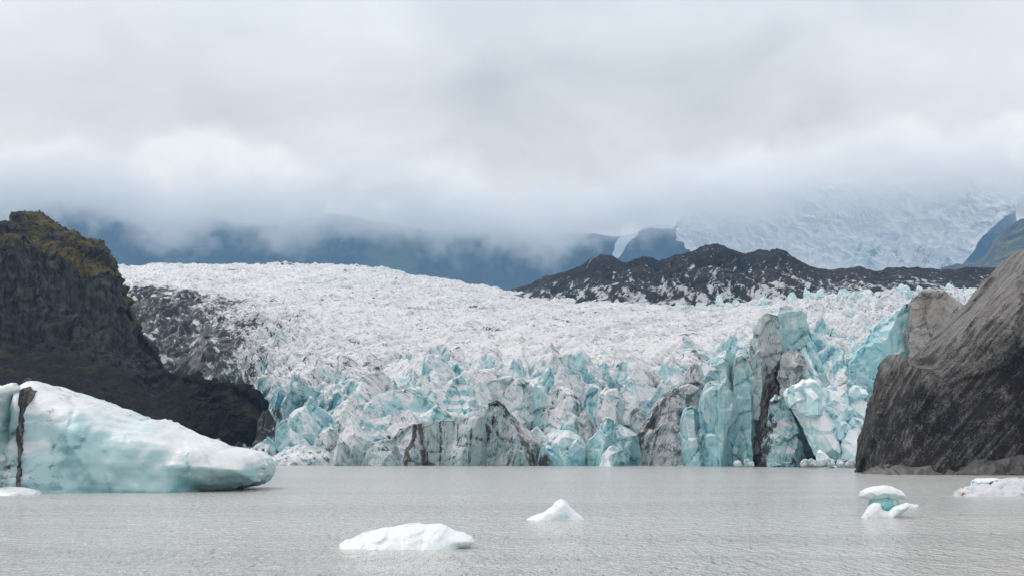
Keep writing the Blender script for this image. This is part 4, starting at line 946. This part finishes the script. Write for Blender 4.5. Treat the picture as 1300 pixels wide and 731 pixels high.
block('foot', [(1144, 643), (1150, 638), (1158, 640), (1165, 641), (1164, 645)], 119, 1.2, M_float, Cc, origin=org, res=0.07, rnd=0.5, seed=95, **small)
org = pt(1280, 628, 148); org[2] = 0
E = thing('ice_floe', 'flat grey floe with a raised dark-edged slab, below the black iceberg', 'ice floe', tuple(org))
block('body', [(1212, 629), (1214, 624), (1222, 620), (1234, 616), (1250, 613), (1270, 611), (1290, 609), (1310, 609), (1345, 612), (1370, 620), (1378, 629)], 146, 7, M_dirtyfloat, E, gem=0, shard=0, origin=org, res=0.13, rnd=3.0, lean=0.6, seed=96, fs=2.5, fa=0.35, fs2=1, fa2=0.1, na=0.06, sm=0.25, smc=2.5, bury=0.5)
block('upper_slab', [(1233, 617), (1234, 610), (1240, 607), (1252, 607), (1268, 608), (1278, 607), (1276, 612), (1262, 612), (1252, 617)], 150, 3, M_float, E, gem=0, shard=0, origin=org, res=0.11, rnd=0.9, seed=97, fs=1.5, fa=0.15, fs2=.6, fa2=.05, na=.04, closed=True, dirt=lambda c: 1.1 * gline(c, [(1246, 615), (1256, 610), (1270, 610)], 1.6))['label'] = 'white slab with a dark melted edge'

# boulder on the scree
o = block('boulder', [(29, 489), (30, 483), (34, 480), (39, 480), (43, 484), (43, 490)], 520, 4, M_boulder, res=0.25, seed=98, fs=1.5, fa=0.3, fs2=.7, fa2=.1, bury=1.0)
tag(o, 'dark boulder perched on the scree just above the left iceberg peak', 'boulder')

# white ice blocks at the foot of the dark ridge
G_H = 'white ice blocks along the foot of the dark ridge'
hum = [(912, 384, 9, 12), (935, 386, 8, 9), (968, 385, 9, 12), (988, 384, 7, 8), (1006, 380, 12, 14), (1024, 376, 9, 12), (1042, 374, 10, 10), (1072, 377, 15, 16), (1058, 378, 8, 9), (1100, 374, 12, 9), (1116, 374, 7, 7), (1146, 368, 14, 9), (1166, 368, 8, 7), (1180, 368, 6, 5), (1205, 365, 9, 6), (860, 390, 6, 9), (888, 389, 8, 8)]
hp = []
for s in (911, 912, 913):
    rr = np.random.RandomState(s)
    hp.append(block('ice_hummock', [(641, 568), (642 + 2 * rr.rand(), 564 - 4 * rr.rand()), (645 + 2 * rr.rand(), 561 - 4 * rr.rand()), (649 + 2 * rr.rand(), 560 - 4 * rr.rand()), (653 + 2 * rr.rand(), 560 - 3 * rr.rand()), (657 + rr.rand(), 564 - 3 * rr.rand()), (660, 568)], 1000, 7, M_fresh, res=0.5, seed=s, fs=4, fa=0.9, fs2=2, fa2=0.25, bury=2.5, origin=np.array([0, 1003.0, 5.0])))
for k, (px, py, wpx, hpx) in enumerate(hum):
    o = hp[k] if k < 3 else hp[k % 3].copy()
    if k >= 3: COL.objects.link(o)
    Yb = float(byy(px)) - 12
    q = pt(px, py, Yb); o.location = q
    o.scale = (wpx / 19.0 * Yb / 1000 * 1.2, 0.8, hpx / 13.0 * Yb / 1000); o.rotation_euler = (0, rs.uniform(-.25, .25), rs.choice([0, math.pi]) + rs.uniform(-.6, .6))
    tag(o, 'white ice block poking out along the foot of the dark ridge', 'ice block', G_H)

# ================================================================== AIR AND CLOUD
def box_obj(name, a, b, mat):
    v = [(x, y, z) for z in (a[2], b[2]) for y in (a[1], b[1]) for x in (a[0], b[0])]
    return mesh_from(name, v, [(0, 2, 3, 1), (4, 5, 7, 6), (0, 1, 5, 4), (2, 6, 7, 3), (0, 4, 6, 2), (1, 3, 7, 5)], mat, smooth=False)

m = bpy.data.materials.new('valley_air'); m.use_nodes = True
t = NT(m.node_tree); m.node_tree.nodes.remove(m.node_tree.nodes['Principled BSDF'])
pv = t.new('ShaderNodeVolumePrincipled'); pv.inputs['Color'].default_value = (0.30, 0.60, 0.95, 1); pv.inputs['Density'].default_value = 6.5e-5
pv.inputs['Anisotropy'].default_value = 0.0
t.l.new(pv.outputs[0], m.node_tree.nodes['Material Output'].inputs['Volume'])
hz = box_obj('haze', (-9500, -200, -14), (9500, 8000, 1270), m); tag(hz, kind='stuff')

m = bpy.data.materials.new('low_cloud_vapour'); m.use_nodes = True
t = NT(m.node_tree); m.node_tree.nodes.remove(m.node_tree.nodes['Principled BSDF'])
co = t.new('ShaderNodeTexCoord').outputs['Object']
sp = t.new('ShaderNodeSeparateXYZ'); t.l.new(co, sp.inputs[0])
fc = t.new('ShaderNodeFloatCurve')
CX0, CX1, CZ0, CZ1 = -5000.0, 5000.0, 850.0, 2450.0
def zof(py): return CAMZ + (HZ - py) / FPX * 8300
base_px = [(-300, 290), (0, 288), (60, 284), (110, 282), (150, 290), (190, 304), (260, 306), (330, 304), (420, 304), (500, 302), (560, 312), (620, 326), (680, 330), (730, 318), (780, 300), (830, 292), (870, 292),
           (930, 290), (1000, 278), (1080, 262), (1160, 258), (1220, 256), (1270, 262), (1330, 262), (1500, 260)]
c = fc.mapping.curves[0]
pts = [(((px - 650) / FPX * 8300 - CX0) / (CX1 - CX0), (zof(py) - CZ0) / (CZ1 - CZ0)) for px, py in base_px]
pts = [q for q in pts if 0 <= q[0] <= 1]
while len(c.points) < len(pts): c.points.new(0.5, 0.5)
for q, r in zip(c.points, pts): q.location = r
fc.mapping.update()
t.l.new(t.math('DIVIDE', t.math('SUBTRACT', sp.outputs[0], CX0), CX1 - CX0), fc.inputs['Value'])
zb = t.math('ADD', t.math('MULTIPLY', fc.outputs[0], CZ1 - CZ0), CZ0)
k1 = t.noise(co, 0.0017, 5, 0.55, 0.2)
k2 = t.noise(t.mapping(co, (1, 1, 1.2)), 0.006, 6, 0.62, 0.5)
hgt = t.math('SUBTRACT', sp.outputs[2], zb)
hgt = t.math('ADD', hgt, t.math('MULTIPLY', t.math('SUBTRACT', k1, 0.5), 900))
hgt = t.math('ADD', hgt, t.math('MULTIPLY', t.math('SUBTRACT', k2, 0.5), 780))
den = t.math('MULTIPLY', t.ramp(hgt, -40, 210), t.ramp(hgt, 500, 170))
den = t.math('MULTIPLY', den, 0.0052)
pv = t.new('ShaderNodeVolumeScatter'); pv.inputs['Color'].default_value = (1.0, 1.0, 1.0, 1); t.l.new(den, pv.inputs['Density'])
pv.inputs['Anisotropy'].default_value = 0.0
t.l.new(pv.outputs[0], m.node_tree.nodes['Material Output'].inputs['Volume'])
clo = box_obj('low_clouds', (CX0, 8030, CZ0), (CX1, 9100, CZ1), m); tag(clo, kind='stuff')
m.cycles.volume_step_rate = 1.0
